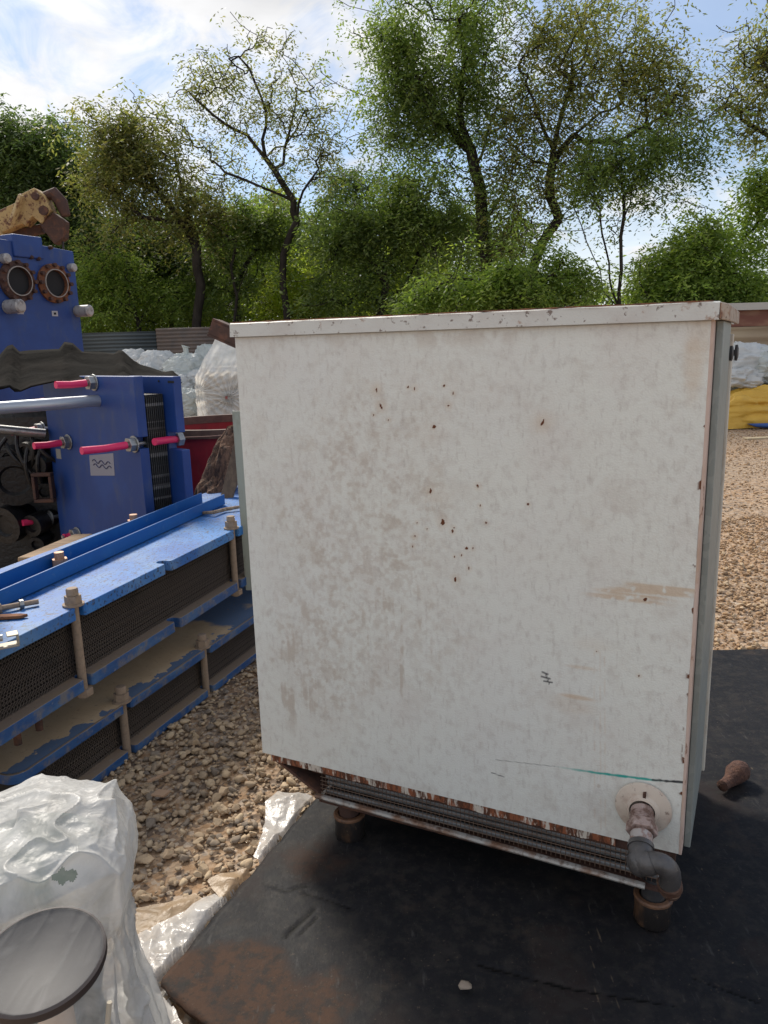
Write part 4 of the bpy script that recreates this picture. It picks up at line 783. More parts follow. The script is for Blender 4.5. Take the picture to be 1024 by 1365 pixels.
# ------------------------------------------------------------------ red round tank, bark, strips
RC = at(285, 566, 5.6); r_ = .62
redm = mat('dull_red_paint', (.30, .018, .024), .45, layers=[('noise', 4, .42, .7, (.19, .015, .02), .9), ('noise', (20, 20, 4), .58, .74, (.20, .07, .05), .6)], bump=[('noise', 20, .15, .004)])
tk = empty('red_tank', (RC[0] + .05, 5.85, GZ), 0, 'dark red open-topped round tank with a brown rim behind the stacks', 'tank')
zr_ = RC[2] - GZ
k = MB(); k.lathe([(0, .02), (r_, .02), (r_ + .005, .4), (r_, zr_ - .03), (r_ - .02, zr_ - .03), (r_ - .02, .1), (0, .1)], n=56); k.build('shell', redm, tk, smooth=True)
k = MB(); k.lathe([(r_ - .025, zr_ - .06), (r_ + .018, zr_ - .06), (r_ + .022, zr_ - .03), (r_ + .018, zr_), (r_ - .025, zr_), (r_ - .025, zr_ - .06)], n=56); k.build('rim', mat('brown_rim', (.10, .058, .045), .7, layers=[('noise', 14, .4, .7, (.15, .09, .065))]), tk, smooth=True)
k = MB(); a = at(246, 583, 5.15) - np.array(tk.location); b = at(312, 579, 5.1) - np.array(tk.location); k.tube([a, (a + b) / 2 + (0, 0, -.004), b], .004, 6); k.build('strap', mat('straw_wire', (.35, .2, .15), .7), tk)
# bark lump
c = at(304, 625, 4.55); n1, n2 = 60, 40; th, ph = np.meshgrid(np.linspace(0, 2 * math.pi, n1), np.linspace(0, 1, n2)); T_ = th.ravel(); Q_ = ph.ravel()
rad = .06 + .045 * np.sin(Q_ * math.pi) ; rad = rad * (1 + .9 * (fbm(np.c_[np.cos(T_) * 2, np.sin(T_) * 2, Q_ * 5], 4, 21) - .5)) * np.where(Q_ < .02, .1, 1) * np.where(Q_ > .98, .1, 1)
ax_a = at(262, 720, 4.35); ax_b = at(318, 570, 4.75); axd = ax_b - ax_a
V = ax_a + Q_[:, None] * axd + np.c_[np.cos(T_) * rad * 1.1, np.sin(T_) * rad, np.sin(T_) * 0 + (fbm(np.c_[np.cos(T_) * 3, np.sin(T_) * 3, Q_ * 9], 3, 22) - .5) * .10]
ext = GZ
o = npmesh('bark_log', V, grid_faces(n1, n2), mat('rough_bark', (.25, .145, .095), .95, layers=[('noise', (40, 40, 10), .42, .62, (.09, .058, .045)), ('noise', 30, .6, .72, (.40, .28, .2), .7)], bump=[('noise', (60, 60, 18), 1., .03)]), smooth=False)
tag(o, 'rough brown bark-covered log leaning between the red tank and the cabinet', 'log')
# board the log leans with
a = at(296, 690, 4.2); b = at(326, 570, 4.5); a = a + (a - b) * .9; d_ = b - a; l_ = np.linalg.norm(d_); d_ /= l_; s_ = np.cross(d_, (0, 1, 0)); s_ /= np.linalg.norm(s_)
o = MB().obox((a + b) / 2, d_ * l_ / 2, s_ * .035, np.cross(d_, s_) * .012).build('leaning_board', mat('dark_board', (.10, .07, .05), .85, layers=[('noise', (30, 30, 4), .4, .7, (.17, .12, .08))]), bevel=.003); tag(o, 'narrow dark brown board leaning against the bark log', 'board')
a = at(327, 680, 3.55); b = at(317, 548, 3.55); a = a + (a - b) * .85; d_ = b - a; l_ = np.linalg.norm(d_); d_ /= l_
k = MB(); k.obox((a + b) / 2, d_ * l_ / 2, (.022, 0, 0), (0, .002, 0)); k.obox((a + b) / 2 + np.array([-.024, .02, 0]), d_ * l_ / 2, (.002, 0, 0), (0, .022, 0))
tag(k.build('angle_iron', mat('greenish_galv', (.33, .36, .32), .5, .3, layers=[('noise', (20, 20, 5), .5, .7, (.25, .25, .2))]), bevel=.001), 'pale greenish steel angle standing at the left edge of the cabinet', 'angle iron')

# ------------------------------------------------------------------ fence and shed behind
fm = mat('weathered_grey_sheet', (.085, .10, .105), .55, .2, layers=[('noise', (.6, 2, 3), .42, .7, (.06, .07, .075), .9), ('noise', (3, 3, 1), .62, .75, (.2, .15, .11), .5)])
def ribbed(t, x0, x1, y, z0, z1, pitch, amp, m, nm, wob_=0.):
    n = int((z1 - z0) / pitch * 4); zz = np.linspace(z0, z1, n + 1); pat = [0, amp, amp, 0]
    V = []; 
    for x in (x0, x1):
        for i, z in enumerate(zz): V.append((x, y - pat[i % 4], z + wob_ * x))
    F = [(i, i + 1, n + 2 + i, n + 1 + i) for i in range(n)]
    o = npmesh(nm, V, F, m, t); s_ = o.modifiers.new('s', 'SOLIDIFY'); s_.thickness = .004; return o
fe = empty('sheet_fence', (-6, 22, GZ), 0, 'grey corrugated metal sheet fence beyond the wrapped goods at left', 'fence')
for i in range(9):
    x0 = -9 + i * 2.2; ribbed(fe, x0, x0 + 2.19, (i % 2) * .02, 0, 2.10 + .05 * ((i * 7) % 3 - 1) + .008 * x0, .10, .03, fm if i != 4 else mat('brown_grey_sheet', (.17, .13, .11), .7, layers=[('noise', 3, .4, .7, (.11, .1, .095))]), 'sheet_panel')
for i in range(10): MB().box((-9.02 + i * 2.2, .04, 0), (-8.94 + i * 2.2, .12, 2.05)).build('post', rust_dark, fe)
SX = at(900, 440, 16)[0]; zt_s = at(990, 404, 16)[2]
sh = empty('ribbed_shed', (SX, 16, GZ), 0, 'cream ribbed shed with a rusty brown band at the right edge', 'shed')
crm = mat('cream_sheet', (.44, .34, .22), .6, layers=[('noise', (1, 3, 4), .42, .7, (.42, .31, .21), .9), ('noise', (3, 3, 3), .6, .7, (.25, .12, .07), .7)])
z1 = zt_s - GZ
MB().box((-.1, -.1, z1 - .14), (12, 4.2, z1)).build('roof_edge', mat('pale_roof', (.50, .47, .42), .6), sh)
MB().box((0, .02, z1 - .46), (12, .1, z1 - .142)).build('rust_band', mat('brown_red_band', (.20, .075, .05), .7, layers=[('noise', (2, 2, 6), .4, .7, (.30, .16, .1))]), sh)
for i in range(6): ribbed(sh, .002 + i * 2, i * 2 + 1.99, .05, 0, z1 - .47, .22, .05, crm, 'sheet_panel')
MB().box((0, .12, 0), (11.98, 4.1, z1 - .15)).build('inner_wall', crm, sh)

# ------------------------------------------------------------------ wrapped bags
film_far = film_mat('white_film_far', (.82, .83, .82), .3, .7, 2.4, .4, .90, 1.0)
film_grey = film_mat('grey_film_far', (.72, .76, .74), .3, .7, 3.0, .35, .78, 1.0)
core_m = mat('dark_core', (.12, .15, .13), .8, layers=[('noise', 6, .4, .7, (.25, .25, .22))])
def bag(name, c, r, seed, m, label, group, n=90, fold=.26, sq=2.4, neck=None, cat='wrapped bundle', core=True):
    u_, v_ = np.meshgrid(np.linspace(0, 2 * math.pi, n), np.linspace(-math.pi / 2, math.pi / 2, n)); u_ = u_.ravel(); v_ = v_.ravel()
    D = np.c_[np.cos(v_) * np.cos(u_), np.cos(v_) * np.sin(u_), np.sin(v_)]
    pn = (np.abs(D) ** sq).sum(1) ** (-1 / sq); w_ = D * pn[:, None]
    rr = 1 + fold * 1.3 * (fbm(D * 1.7 + seed, 3, seed) - .5) + fold * (ridge(D * 2.6 + seed * 3 + fbm(D * 3, 2, seed)[:, None] * 1.5, 4, seed) - .5) * 1.1
    V = w_ * rr[:, None] * np.array(r); t = empty(name, (c[0], c[1], c[2] - r[2] * 1.0), 0, label, cat, group)
    V[:, 2] += r[2]
    npmesh('plastic_cover', V, grid_faces(n, n), m, t, smooth=True)
    if core:
        q = MB(); q.lathe([(0, 0), (r[0] * .55, .05 * r[2]), (r[0] * .62, r[2] * .9), (r[0] * .4, r[2] * 1.5), (0, r[2] * 1.6)], n=10); q.build('wrapped_core', core_m, t, smooth=True)
    if neck: 
        q = MB(); q.tube([(0, 0, r[2] * 1.85), (.01, 0, r[2] * 2.0), (0, 0, r[2] * 2.35), (.01, 0, r[2] * 2.42)], [.10, .05, .06, .10], 10); q.build('tied_neck', m, t, smooth=True)
    return t
GB = 'film-wrapped bundles heaped in front of the fence'
for i, (x, y, wpx, hpx, Y, m, lb, nk) in enumerate([
    (213, 490, 50, 34, 17.5, film_far, 'round white wrapped bundle at the left end of the heap before the fence', False),
    (250, 497, 56, 40, 17.0, film_grey, 'greenish translucent bundle with an upright tied neck in the heap', True),
    (290, 486, 50, 44, 18.6, film_grey, 'grey-green bundle at the back of the heap, above the white wrapped crate', False),
    (228, 520, 52, 36, 16.3, film_far, 'slack white bundle in the middle of the heap, under the round one', False),
    (248, 540, 40, 34, 15.8, film_grey, 'low dark-spotted bundle at the foot of the heap left of the crate', False),
    (182, 488, 44, 34, 18.4, film_far, 'pale bundle farthest left at the back of the heap, just over the sheet edge', False),
    (268, 512, 36, 30, 16.6, film_far, 'small white bundle wedged between the necked bundle and the crate', False),
    (196, 512, 44, 44, 17.2, film_far, 'white bundle half hidden behind the edge of the brown roof sheet', False)]):
    c = at(x, y, Y); rx = wpx / 1025 * Y / 2 * 1.12; rz_ = hpx / 1025 * Y / 2 * 1.2
    bag('wrapped_bundle', c, (rx, rx * .9, rz_), 100 + i, m, lb, GB, neck=nk)
# heap base the bundles rest on
c = at(232, 545, 16.8); bag('wrapped_bundle', (c[0] - .2, 17.6, .42), (1.1, .7, .46), 140, film_grey, 'wide low bundle on the ground that carries the rest of the heap', GB)
# white wrapped crate with radial folds
cr = at(305, 562, 14.0); zc_ = at(290, 464, 14)[2]
xl = at(262, 540, 14)[0]; n = 150
ux, vz = np.meshgrid(np.linspace(0, 1, n), np.linspace(0, 1, n)); U_ = ux.ravel(); V_ = vz.ravel()
# front drape then top: profile param v: 0 ground .. .7 shoulder .. 1 peak, set back
zz = np.where(V_ < .72, V_ / .72 * .72, .72 + (V_ - .72) / .28 * .28) * (zc_ + .28)
yy = np.where(V_ < .62, 0, (V_ - .62) / .38 * .55)
xx_ = xl + U_ * 1.7 + .30 * np.maximum(V_ - .55, 0) / .45 * (1 - U_) * 1.2
cz0 = at(264, 521, 14)
px0 = np.c_[xx_, zz]; ang = np.arctan2(px0[:, 1] - cz0[2], px0[:, 0] - cz0[0] + .02); dist = np.hypot(px0[:, 0] - cz0[0], px0[:, 1] - cz0[2])
ang2 = np.arctan2(px0[:, 1] - at(305, 528, 14)[2], px0[:, 0] - at(305, 528, 14)[0])
fold = .028 * np.sin(ang * 26 + 2 * fbm(px0 * 2, 2, 4)) * np.exp(-dist * 1.0) + .05 * (ridge(px0 * (1.3, 2.2), 3, 7) - .5) + .025 * np.sin(ang2 * 17) * ss(zz, .3, .6)
kc = empty('wrapped_crate', (xl, 14, GZ), 0, 'big crate wrapped in pleated white plastic just left of the cabinet top', 'wrapped crate')
npmesh('plastic_cover', np.c_[xx_ - xl, yy + fold, zz], grid_faces(n, n), film_mat('white_film_crate', (.84, .83, .80), .35, .65, 2.2, .55, .66, .98), kc, smooth=True)
MB().box((.08, .12, 0), (1.65, 1.0, zc_ - .30)).build('crate', mat('crate_pale', (.42, .42, .40), .8, layers=[('noise', 2, .4, .7, (.2, .22, .2))]), kc, bevel=.05)
for x_, z_ in ((.32, .30), (.62, .35), (.98, .28)): q = MB(); q.lathe([(0, 0), (.14, 0), (.14, .06), (0, .07)], (x_, .10, z_ + .0), (0, -1, 0), 20); q.build('wheel_disc', black_iron, kc, smooth=True)
q = MB(); c = at(302, 530, 13.95) - np.array([xl, 14, GZ]); q.obox(c, (.02, 0, 0), (0, .012, 0), (0, 0, .025)); q.build('red_tag', mat('red_tag', (.26, .08, .075), .7), kc)
# right side bundles
GR = 'plastic-wrapped bundles against the shed'
c = at(1000, 490, 13.6); bag('wrapped_bundle', (c[0] - .15, 13.8, .98), (.62, .45, .33), 160, film_far, 'white wrapped bundle topmost of the pile in front of the cream shed', GR, fold=.3, n=80)
c = at(1040, 500, 13.4); bag('wrapped_bundle', (c[0] + .1, 13.6, .90), (.6, .5, .36), 161, film_grey, 'grey wrapped bundle cut off by the right picture edge', GR, fold=.3)
c = at(985, 508, 13.5); bag('wrapped_bundle', (c[0] - .15, 13.5, .70), (.5, .4, .2), 162, film_far, 'flat white bundle between the yellow tarpaulin and the topmost one', GR, fold=.34)
c = at(1010, 545, 13.0)
n = 170; u_, v_ = np.meshgrid(np.linspace(-1, 1, n), np.linspace(-1, 1, n)); Q = np.c_[u_.ravel() * 1.5, v_.ravel() * .62]
e = np.maximum(np.abs(Q[:, 0] / 1.5) ** 4, np.abs(Q[:, 1] / .62) ** 3)
wv_ = np.c_[Q[:, 0] * 1.2 + .4 * fbm(Q, 2, 1), Q[:, 1] * 6 + 1.6 * fbm(Q * 1.2, 2, 2)]
hz = .50 * (1 - np.clip(e, 0, 1)) ** .6 * (.75 + .5 * fbm(Q * 1.6, 2, 173)) + (ridge(wv_, 3, 170) - .4) * .17 * (1 - np.clip(e, 0, 1) ** 3)
fy_ = Q[:, 1] + (ridge(np.c_[Q[:, 0] * 1.4, hz * 7], 2, 171) - .5) * .10
o = npmesh('yellow_tarpaulin', np.c_[Q[:, 0], fy_, np.maximum(hz, .0)] , grid_faces(n, n), mat('yellow_tarp', (.62, .36, .045), .55, layers=[('noise', 2, .4, .7, (.70, .44, .07), .8), ('noise', (3, 8, 8), .6, .75, (.42, .25, .07), .7)], bump=[('noise', (5, 14, 14), .5, .03)]), smooth=True)
o.location = (c[0] + .55, 12.95, GZ + .01); tag(o, 'crumpled yellow tarpaulin over a low heap at the right edge', 'tarpaulin')
c = at(1015, 567, 12.4); S, F = SH1[1]; q = npmesh('blue_sack', S * (.42, .18, .09), F, mat('blue_sack', (.03, .09, .30), .6), smooth=True); q.location = (c[0] + .05, 12.35, GZ + .05); tag(q, 'flattened blue sack poking out under the yellow tarpaulin', 'sack')
q = MB(); c = onz(1012, 585, GZ); q.obox((c[0], c[1], GZ + .012), (.22, .03, 0), (-.01, .06, 0), (0, 0, .012)); tag(q.build('pale_board', mat('pale_board', (.52, .42, .27), .8), bevel=.004), 'small pale wood offcut on the ground before the yellow tarpaulin', 'offcut')

# ------------------------------------------------------------------ film covered machine, bottom left
film_near = film_mat('clear_film_near', (.74, .73, .71), .36, .62, 9.0, .36, .42, .90)
AX = np.array([-.655, 1.20]); wrp = empty('wrapped_valve', (AX[0], AX[1], GZ), 0, 'machine part shrouded in clear plastic with a dark round flange, bottom left corner', 'wrapped machine')
nu, nv_ = 340, 260
u_, v_ = np.meshgrid(np.linspace(0, 2 * math.pi, nu), np.linspace(0, 1, nv_)); U_ = u_.ravel(); V_ = v_.ravel()
prof_v = np.array([0, .10, .20, .32, .40, .50, .62, .80, 1.0]); prof_r = np.array([0, .085, .165, .196, .203, .176, .180, .205, .25]); prof_z = np.array([.690, .687, .676, .632, .565, .47, .34, .16, .0])
rr = np.interp(V_, prof_v, prof_r); zz = np.interp(V_, prof_v, prof_z)
# facet the dome: five sided
k5 = 6; aa = (U_ + .35) % (2 * math.pi / k5) - math.pi / k5; fac = np.cos(math.pi / k5) / np.cos(aa); fac = 1 + (fac - .93) * (1 - ss(V_, .45, .7)) * .95
rr = rr * fac
pl_ = ss(V_, .42, .8); rr += pl_ * .022 * np.sin(U_ * 15 + 3 * fbm(np.c_[np.cos(U_), np.sin(U_), V_], 2, 7) + V_ * 2) + pl_ * .012 * np.sin(U_ * 31 + 1)
D3 = np.c_[np.cos(U_) * rr, np.sin(U_) * rr, zz]
wp = fbm(D3 * 6, 3, 64)[:, None] * 1.6; wr = ridge(np.c_[D3[:, 0] * 8 + D3[:, 2] * 6, D3[:, 1] * 8, D3[:, 2] * 3] + wp, 4, 61) ** 1.5; wr2 = ridge(np.c_[D3[:, 0] * 16 - D3[:, 2] * 9, D3[:, 1] * 16, D3[:, 2] * 9 + D3[:, 0] * 7] + wp * 1.5, 3, 63) ** 2
crs = ridge(np.c_[D3[:, 0] * 5 + D3[:, 2] * 7, D3[:, 1] * 5, D3[:, 2] * 2] + wp * .5, 1, 68) ** 9
rr2 = rr + (wr - .3) * .011 + (wr2 - .25) * .0045 + crs * .010
zz2 = zz + ((wr - .4) * .007 + (wr2 - .25) * .005 + crs * .010) * (1 - ss(V_, .2, .4)) + .018 * np.cos(U_ * 1 - .4) * (1 - ss(V_, 0, .35))
V = np.c_[np.cos(U_) * rr2 * .96, np.sin(U_) * rr2 * .95, zz2]
F = grid_faces(nu, nv_)
Vw = V + np.array([AX[0], AX[1], GZ]); cc_ = (Vw[F].mean(1) - EYE) @ RM; hx_ = CX + FPX * cc_[:, 0] / -cc_[:, 2]; hy_ = CY - FPX * cc_[:, 1] / -cc_[:, 2]
fc_ = V[F].mean(1); facing = (fc_[:, 0] * .45 - fc_[:, 1]) > -.02     # the small tear on the side of the dome
kill = (((hx_ - 86) / 17) ** 2 + ((hy_ - 1168 + .12 * (hx_ - 86)) / (9.5 + 3 * np.sin(hx_ * .4))) ** 2 < 1) & facing
npmesh('plastic_wrap', V, F[~kill], film_near, wrp, smooth=True)
grn = mat('grey_green_casting', (.15, .19, .17), .5, layers=[('noise', 9, .4, .7, (.10, .12, .11)), ('noise', 4, .55, .7, (.35, .36, .34), .6)])
k = MB(); k.lathe([(0, .645), (.09, .64), (.14, .61), (.15, .54), (.13, .45), (.10, .3), (.13, .1), (.14, 0)], n=28); k.build('machine_body', grn, wrp, smooth=True)
fcn = at(56, 1282, .93) - np.array([AX[0], AX[1], GZ]); fd = np.array([.03, -.17, .985]); fd /= np.linalg.norm(fd); RF = .086
k = MB(); k.lathe([(0, .004), (RF * .90, .004), (RF * .95, .007), (RF * .985, .006), (RF, 0), (RF, -.008), (RF * .94, -.011), (.03, -.012), (.028, -.05)], fcn, fd, 56); k.build('round_flange', mat('flange_grey_brown', (.045, .043, .045), .6, .0, layers=[('noise', 5, .4, .7, (.065, .06, .06), .8), ('noise', (50, 4, 4), .60, .74, (.12, .115, .115), .4)]), wrp, smooth=True)
k = MB(); k.lathe([(RF * .965, .0075), (RF * 1.012, .006), (RF * 1.018, -.004), (RF * .985, -.005)], fcn, fd, 56); k.build('flange_rim', mat('rim_brown', (.045, .034, .032), .5, .1), wrp, smooth=True)
a1 = np.cross(fd, (0, 0, 1)); a1 /= np.linalg.norm(a1); a2 = np.cross(a1, fd); ng = 110
gu, gv = np.meshgrid(np.linspace(-1, 1, ng), np.linspace(-1, 1, ng)); gu = gu.ravel(); gv = gv.ravel(); q = np.c_[gu, gv] * RF * 1.03
rd = np.hypot(q[:, 0], q[:, 1]); hgt = .0115 + .005 * (ridge(np.c_[gu * 3.2 + .8 * gv, gv * .6], 2, 91) - .3)
V = fcn + np.outer(q[:, 0], a1) + np.outer(q[:, 1], a2) + np.outer(hgt, fd); F = grid_faces(ng, ng); F = F[(rd[F] < RF * 1.01).all(1)]
npmesh('stretched_film', V, F, film_mat('taut_film', (.70, .70, .69), .50, .74, 6.0, .45, .03, .38, .25, .2), wrp, smooth=True)
k = MB(); k.tube([fcn - fd * .02, fcn + np.array([.01, .0, -.10]), (fcn[0] + .015, fcn[1] + .02, .0)], [.028, .024, .024], 14); k.build('stem', cream, wrp, smooth=True)
k = MB(); k.tube([fcn + np.array([.075, .03, -.10]), fcn + np.array([.06, .02, -.2]), fcn + np.array([.065, .02, -.36])], .004, 6); k.build('twine', mat('twine', (.5, .45, .36), .9), wrp)

# ------------------------------------------------------------------ loose plastic scraps
def scrap(name, outl, mtl, label, amp=.03, seed=0, step_=.005, z0=0.0, cat='plastic film'):
    Pn = [onz(x, y, GZ)[:2] for x, y in outl]; A_ = np.array(Pn); lo_, hi_ = A_.min(0) - .01, A_.max(0) + .01
    ga = np.arange(lo_[0], hi_[0], step_); gb = np.arange(lo_[1], hi_[1], step_); X_, Y_ = np.meshgrid(ga, gb); Q = np.c_[X_.ravel(), Y_.ravel()]
    kp = in_poly(Q, Pn); F = grid_faces(len(ga), len(gb)); F = F[kp[F].all(1)]; Q = snap_edge(Q, F, Pn, seed, .016, 14)
    ed = np.min([seg_d(Q, Pn[i], Pn[(i + 1) % len(Pn)])[0] for i in range(len(Pn))], 0)
    hh = amp * (1.1 * ridge(Q * 7 + 2 * fbm(Q * 4, 2, seed + 3)[:, None], 2, seed + 2) - .25 + .6 * ridge(Q * (24, 13), 2, seed + 5) * .5) * (.35 + .65 * ss(ed, 0, .05))
    im = in_poly(Q, mat_poly) | (np.min([seg_d(Q, mat_poly[i], mat_poly[(i + 1) % len(mat_poly)])[0] for i in range(len(mat_poly))], 0) < .016)
    zf = np.where(im, GZ + .010 + np.clip(hh, -.002, .001), GZ + .018 + z0 + np.maximum(hh, -.004))
    us = np.unique(F); rm = -np.ones(len(Q), int); rm[us] = np.arange(len(us))
    o = npmesh(name, np.c_[Q[us], zf[us]], rm[F], mtl, smooth=True); tag(o, label, cat); return o
film_scrap = film_mat('crumpled_film', (.80, .77, .73), .32, .66, 9.0, .2, .62, .96)
film_tan = film_mat('muddy_film', (.52, .38, .24), .3, .66, 7.0, .4, .80, .98)
scrap('plastic_scrap', [(352, 1080), (372, 1064), (400, 1066), (424, 1076), (405, 1110), (380, 1140), (352, 1158), (336, 1152), (348, 1130), (356, 1105)], film_scrap, 'small crumpled clear plastic scrap on the gravel by the left foot', .035, 300, z0=.004)
scrap('plastic_scrap', [(178, 1262), (200, 1248), (250, 1222), (300, 1196), (330, 1188), (352, 1180), (352, 1235), (300, 1280), (225, 1340), (180, 1330)], film_scrap, 'long dirty clear plastic sheet trapped under the corner of the black sheet', .030, 310, z0=.006)
scrap('plastic_scrap', [(172, 1222), (215, 1215), (250, 1204), (262, 1200), (275, 1212), (230, 1240), (205, 1262), (170, 1270)], film_tan, 'strip of tan muddy film along the edge of the gravel', .02, 320)
scrap('plastic_scrap', [(180, 1310), (215, 1318), (245, 1375), (270, 1420), (150, 1420), (150, 1330)], film_scrap, 'whitish film piled at the foot of the wrapped machine', .03, 330, z0=.012)
scrap('plastic_scrap', [(278, 1192), (300, 1180), (335, 1172), (360, 1166), (350, 1192), (300, 1215)], film_tan, 'brownish folded film end beside the torn edge of the black sheet', .022, 340, z0=.016)
# tan flake and bits among the gravel
for i, (x, y, L_, lb) in enumerate(((215, 1062, .05, 'flat tan wood chip lying on the gravel below the blue plates'), (212, 1040, .06, 'thin pale twig on the gravel near the lower blue plate'))):
    w = onz(x, y, GZ + .015); q = MB(); q.obox((w[0], w[1], GZ + .028), (L_ * (.5 if i else .45), L_ * (.5 if i else -.1), 0), (-.004 if i else .008, .004 if i else .016, 0), (0, 0, .003)); tag(q.build('wood_chip', mat('chip_wood', (.42, .27, .17), .85)), lb, 'wood chip')

# ------------------------------------------------------------------ trees
bark = mat('tree_bark', (.030, .025, .021), .95, spec=.15, layers=[('noise', (6, 6, 2), .4, .7, (.055, .046, .038))], bump=[('noise', (20, 20, 6), .7, .02)])
leaf_dark = leaf_mat('leaves_dark', (.070, .108, .050), (.112, .158, .062), (.17, .215, .082), .50)
leaf_mid = leaf_mat('leaves_mid', (.100, .145, .054), (.162, .215, .070), (.245, .292, .092), .52)
leaf_lite = leaf_mat('leaves_light', (.145, .21, .062), (.225, .295, .080), (.33, .38, .105), .56)
leaf_olive = leaf_mat('leaves_olive', (.125, .145, .062), (.19, .195, .078), (.29, .25, .096), .52)
leaf_yel = leaf_mat('leaves_yellowish', (.23, .30, .066), (.34, .39, .082), (.46, .46, .115), .62)
def tree(Y, trunks, blobs, lm, label, seed, r0=.16, spr=14, leaf=.085, csz=.42, name='tree', group='trees behind the yard', droop=.75, depth=.8, npt=1.0):
    R1 = np.random.default_rng(seed); b0 = at(trunks[0][0][0], trunks[0][0][1], Y); base = np.array([b0[0], Y, GZ]); t = empty(name, base, 0, label, 'tree', group)
    nodes = []; par = []; fixed = []
    for ti, tr in enumerate(trunks):
        P3 = [at(x, y, Y + (R1.uniform(-.6, .6) if (j and ti) else 0)) for j, (x, y) in enumerate(tr)]
        if ti == 0: P3 = [base] + P3
        if ti == 0: prev = -1
        else:
            d_ = [np.linalg.norm(P3[0] - q) for q in nodes]; prev = int(np.argmin(d_))
            if d_[prev] > 3.0 and P3[0][2] < 2: P3 = [np.array([P3[0][0], P3[0][1], GZ])] + P3; prev = -1
        for a, b in zip(P3, P3[1:]):
            ns = max(2, int(np.linalg.norm(b - a) / .35)); 
            if prev == -1: nodes.append(a); par.append(-1); prev = len(nodes) - 1
            for s in range(1, ns + 1):
                w_ = a + (b - a) * s / ns + R1.normal(0, .025, 3) * (s < ns); nodes.append(w_); par.append(prev); prev = len(nodes) - 1
    C_ = []
    for (cx, cy, rx, ry, n) in blobs:
        n = int(n * npt); c = at(cx, cy, Y); k = Y / 1025.
        u = R1.normal(size=(n, 3)); u /= np.linalg.norm(u, axis=1)[:, None]; u *= (R1.uniform(.10, 1, n) ** (1 / 2.0) * np.where(R1.random(n) < .26, R1.uniform(1.0, 1.32, n), .95))[:, None]
        C_.append(c + u * (rx * k, max(rx, ry) * k * depth, ry * k))
    C_ = np.concatenate(C_); C_ = C_[C_[:, 2] > .3]
    gp = fbm(C_ * 1.15 + seed * 5.3, 2, seed); C_ = C_[gp > np.quantile(gp, .30)]; C_ = np.r_[C_, C_[::5] + R1.normal(0, .6, C_[::5].shape)]; r0 = r0 * .78
    tr0 = np.array(nodes); dmin = np.min(np.linalg.norm(C_[:, None] - tr0[None], axis=2), 1); C_ = C_[np.argsort(dmin)]
    tips = []; paths = []
    for c in C_:
        A_ = np.array(nodes); d_ = A_ - c; dist = np.linalg.norm(d_, axis=1); cost = dist + .9 * np.maximum(A_[:, 2] - c[2] + .15 * dist, 0); j = int(np.argmin(cost)); a = nodes[j]; Ld = dist[j]
        ns = max(3, int(Ld / .26)); prev = j; pth = []; bend = R1.normal(0, .10, 3) * Ld + np.array([0, 0, -.10 * Ld])
        for s in range(1, ns + 1):
            f = s / ns; w_ = a + (c - a) * f + bend * math.sin(f * math.pi) + R1.normal(0, .02, 3); nodes.append(w_); par.append(prev); prev = len(nodes) - 1; pth.append(prev)
        tips.append(prev); paths.append(pth[len(pth) // 3:])
    nodes = np.array(nodes); cnt = np.zeros(len(nodes)); 
    for q in tips: cnt[q] += 1
    for i in range(len(nodes) - 1, -1, -1):
        if par[i] >= 0: cnt[par[i]] += cnt[i]
    rad = r0 * (np.maximum(cnt, .3) / max(cnt[0], 1)) ** .60 * .98 + .005
    # taper along own trunk
    VV = []; FF = []; o0 = 0; nS = 6; ang = np.linspace(0, 2 * math.pi, nS, endpoint=False)
    for i in range(len(nodes)):
        p_ = par[i]
        if p_ < 0: continue
        a, b = nodes[p_], nodes[i]; t_ = b - a; L_ = np.linalg.norm(t_)
        if L_ < 1e-6: continue
        t_ /= L_; s_ = np.cross(t_, (0, 1., .01)); s_ = s_ / max(np.linalg.norm(s_), 1e-6); q_ = np.cross(t_, s_)
        ring = np.outer(np.cos(ang), s_) + np.outer(np.sin(ang), q_); ra = min(rad[p_], rad[i] * 1.35); VV += [a - t_ * ra * .3 + ring * ra, b + ring * rad[i]]
        k_ = np.arange(nS); FF.append(np.stack([k_, (k_ + 1) % nS, (k_ + 1) % nS + nS, k_ + nS], 1) + o0); o0 += 2 * nS
    npmesh('trunk', np.concatenate(VV) - base, np.concatenate(FF), bark, t, smooth=True)
    # leaves: pinnate sprigs
    spr = max(3, int(round(spr * .72))); K = len(C_) * spr; cc = nodes[[q_[int(len(q_) * R1.random() ** .7)] for q_ in paths for _ in range(spr)]]; base_p = cc + R1.normal(0, csz * .40, (K, 3)) * (1, 1, .62)
    az = R1.uniform(0, 2 * math.pi, K); el = R1.normal(-droop * .5, .45, K); d_ = np.c_[np.cos(az) * np.cos(el), np.sin(az) * np.cos(el), np.sin(el)]
    leaf_ = leaf * 1.32; SL = leaf_ * R1.uniform(2.4, 5.6, K); nl = 8; VV = []; 
    sd_ = np.cross(d_, (0, 0, 1.)); sd_ /= np.linalg.norm(sd_, axis=1)[:, None]
    for j in range(nl):
        f = (j + .6) / nl; st_ = base_p + d_ * (SL * f)[:, None] + np.array([0, 0, -1.]) * (SL * droop * f * f * .6)[:, None]; sg = 1 if j % 2 else -1
        ld = sd_ * sg * .9 + d_ * .55 + np.c_[np.zeros(K), np.zeros(K), R1.normal(-.25, .25, K)] + R1.normal(0, .2, (K, 3)); ld /= np.linalg.norm(ld, axis=1)[:, None]
        wd = np.cross(ld, R1.normal(0, .45, (K, 3)) + (0, 0, 1.)); wd /= np.linalg.norm(wd, axis=1)[:, None]
        l_ = (leaf_ * R1.uniform(.6, 1.35, K))[:, None]; w_ = l_ * .19
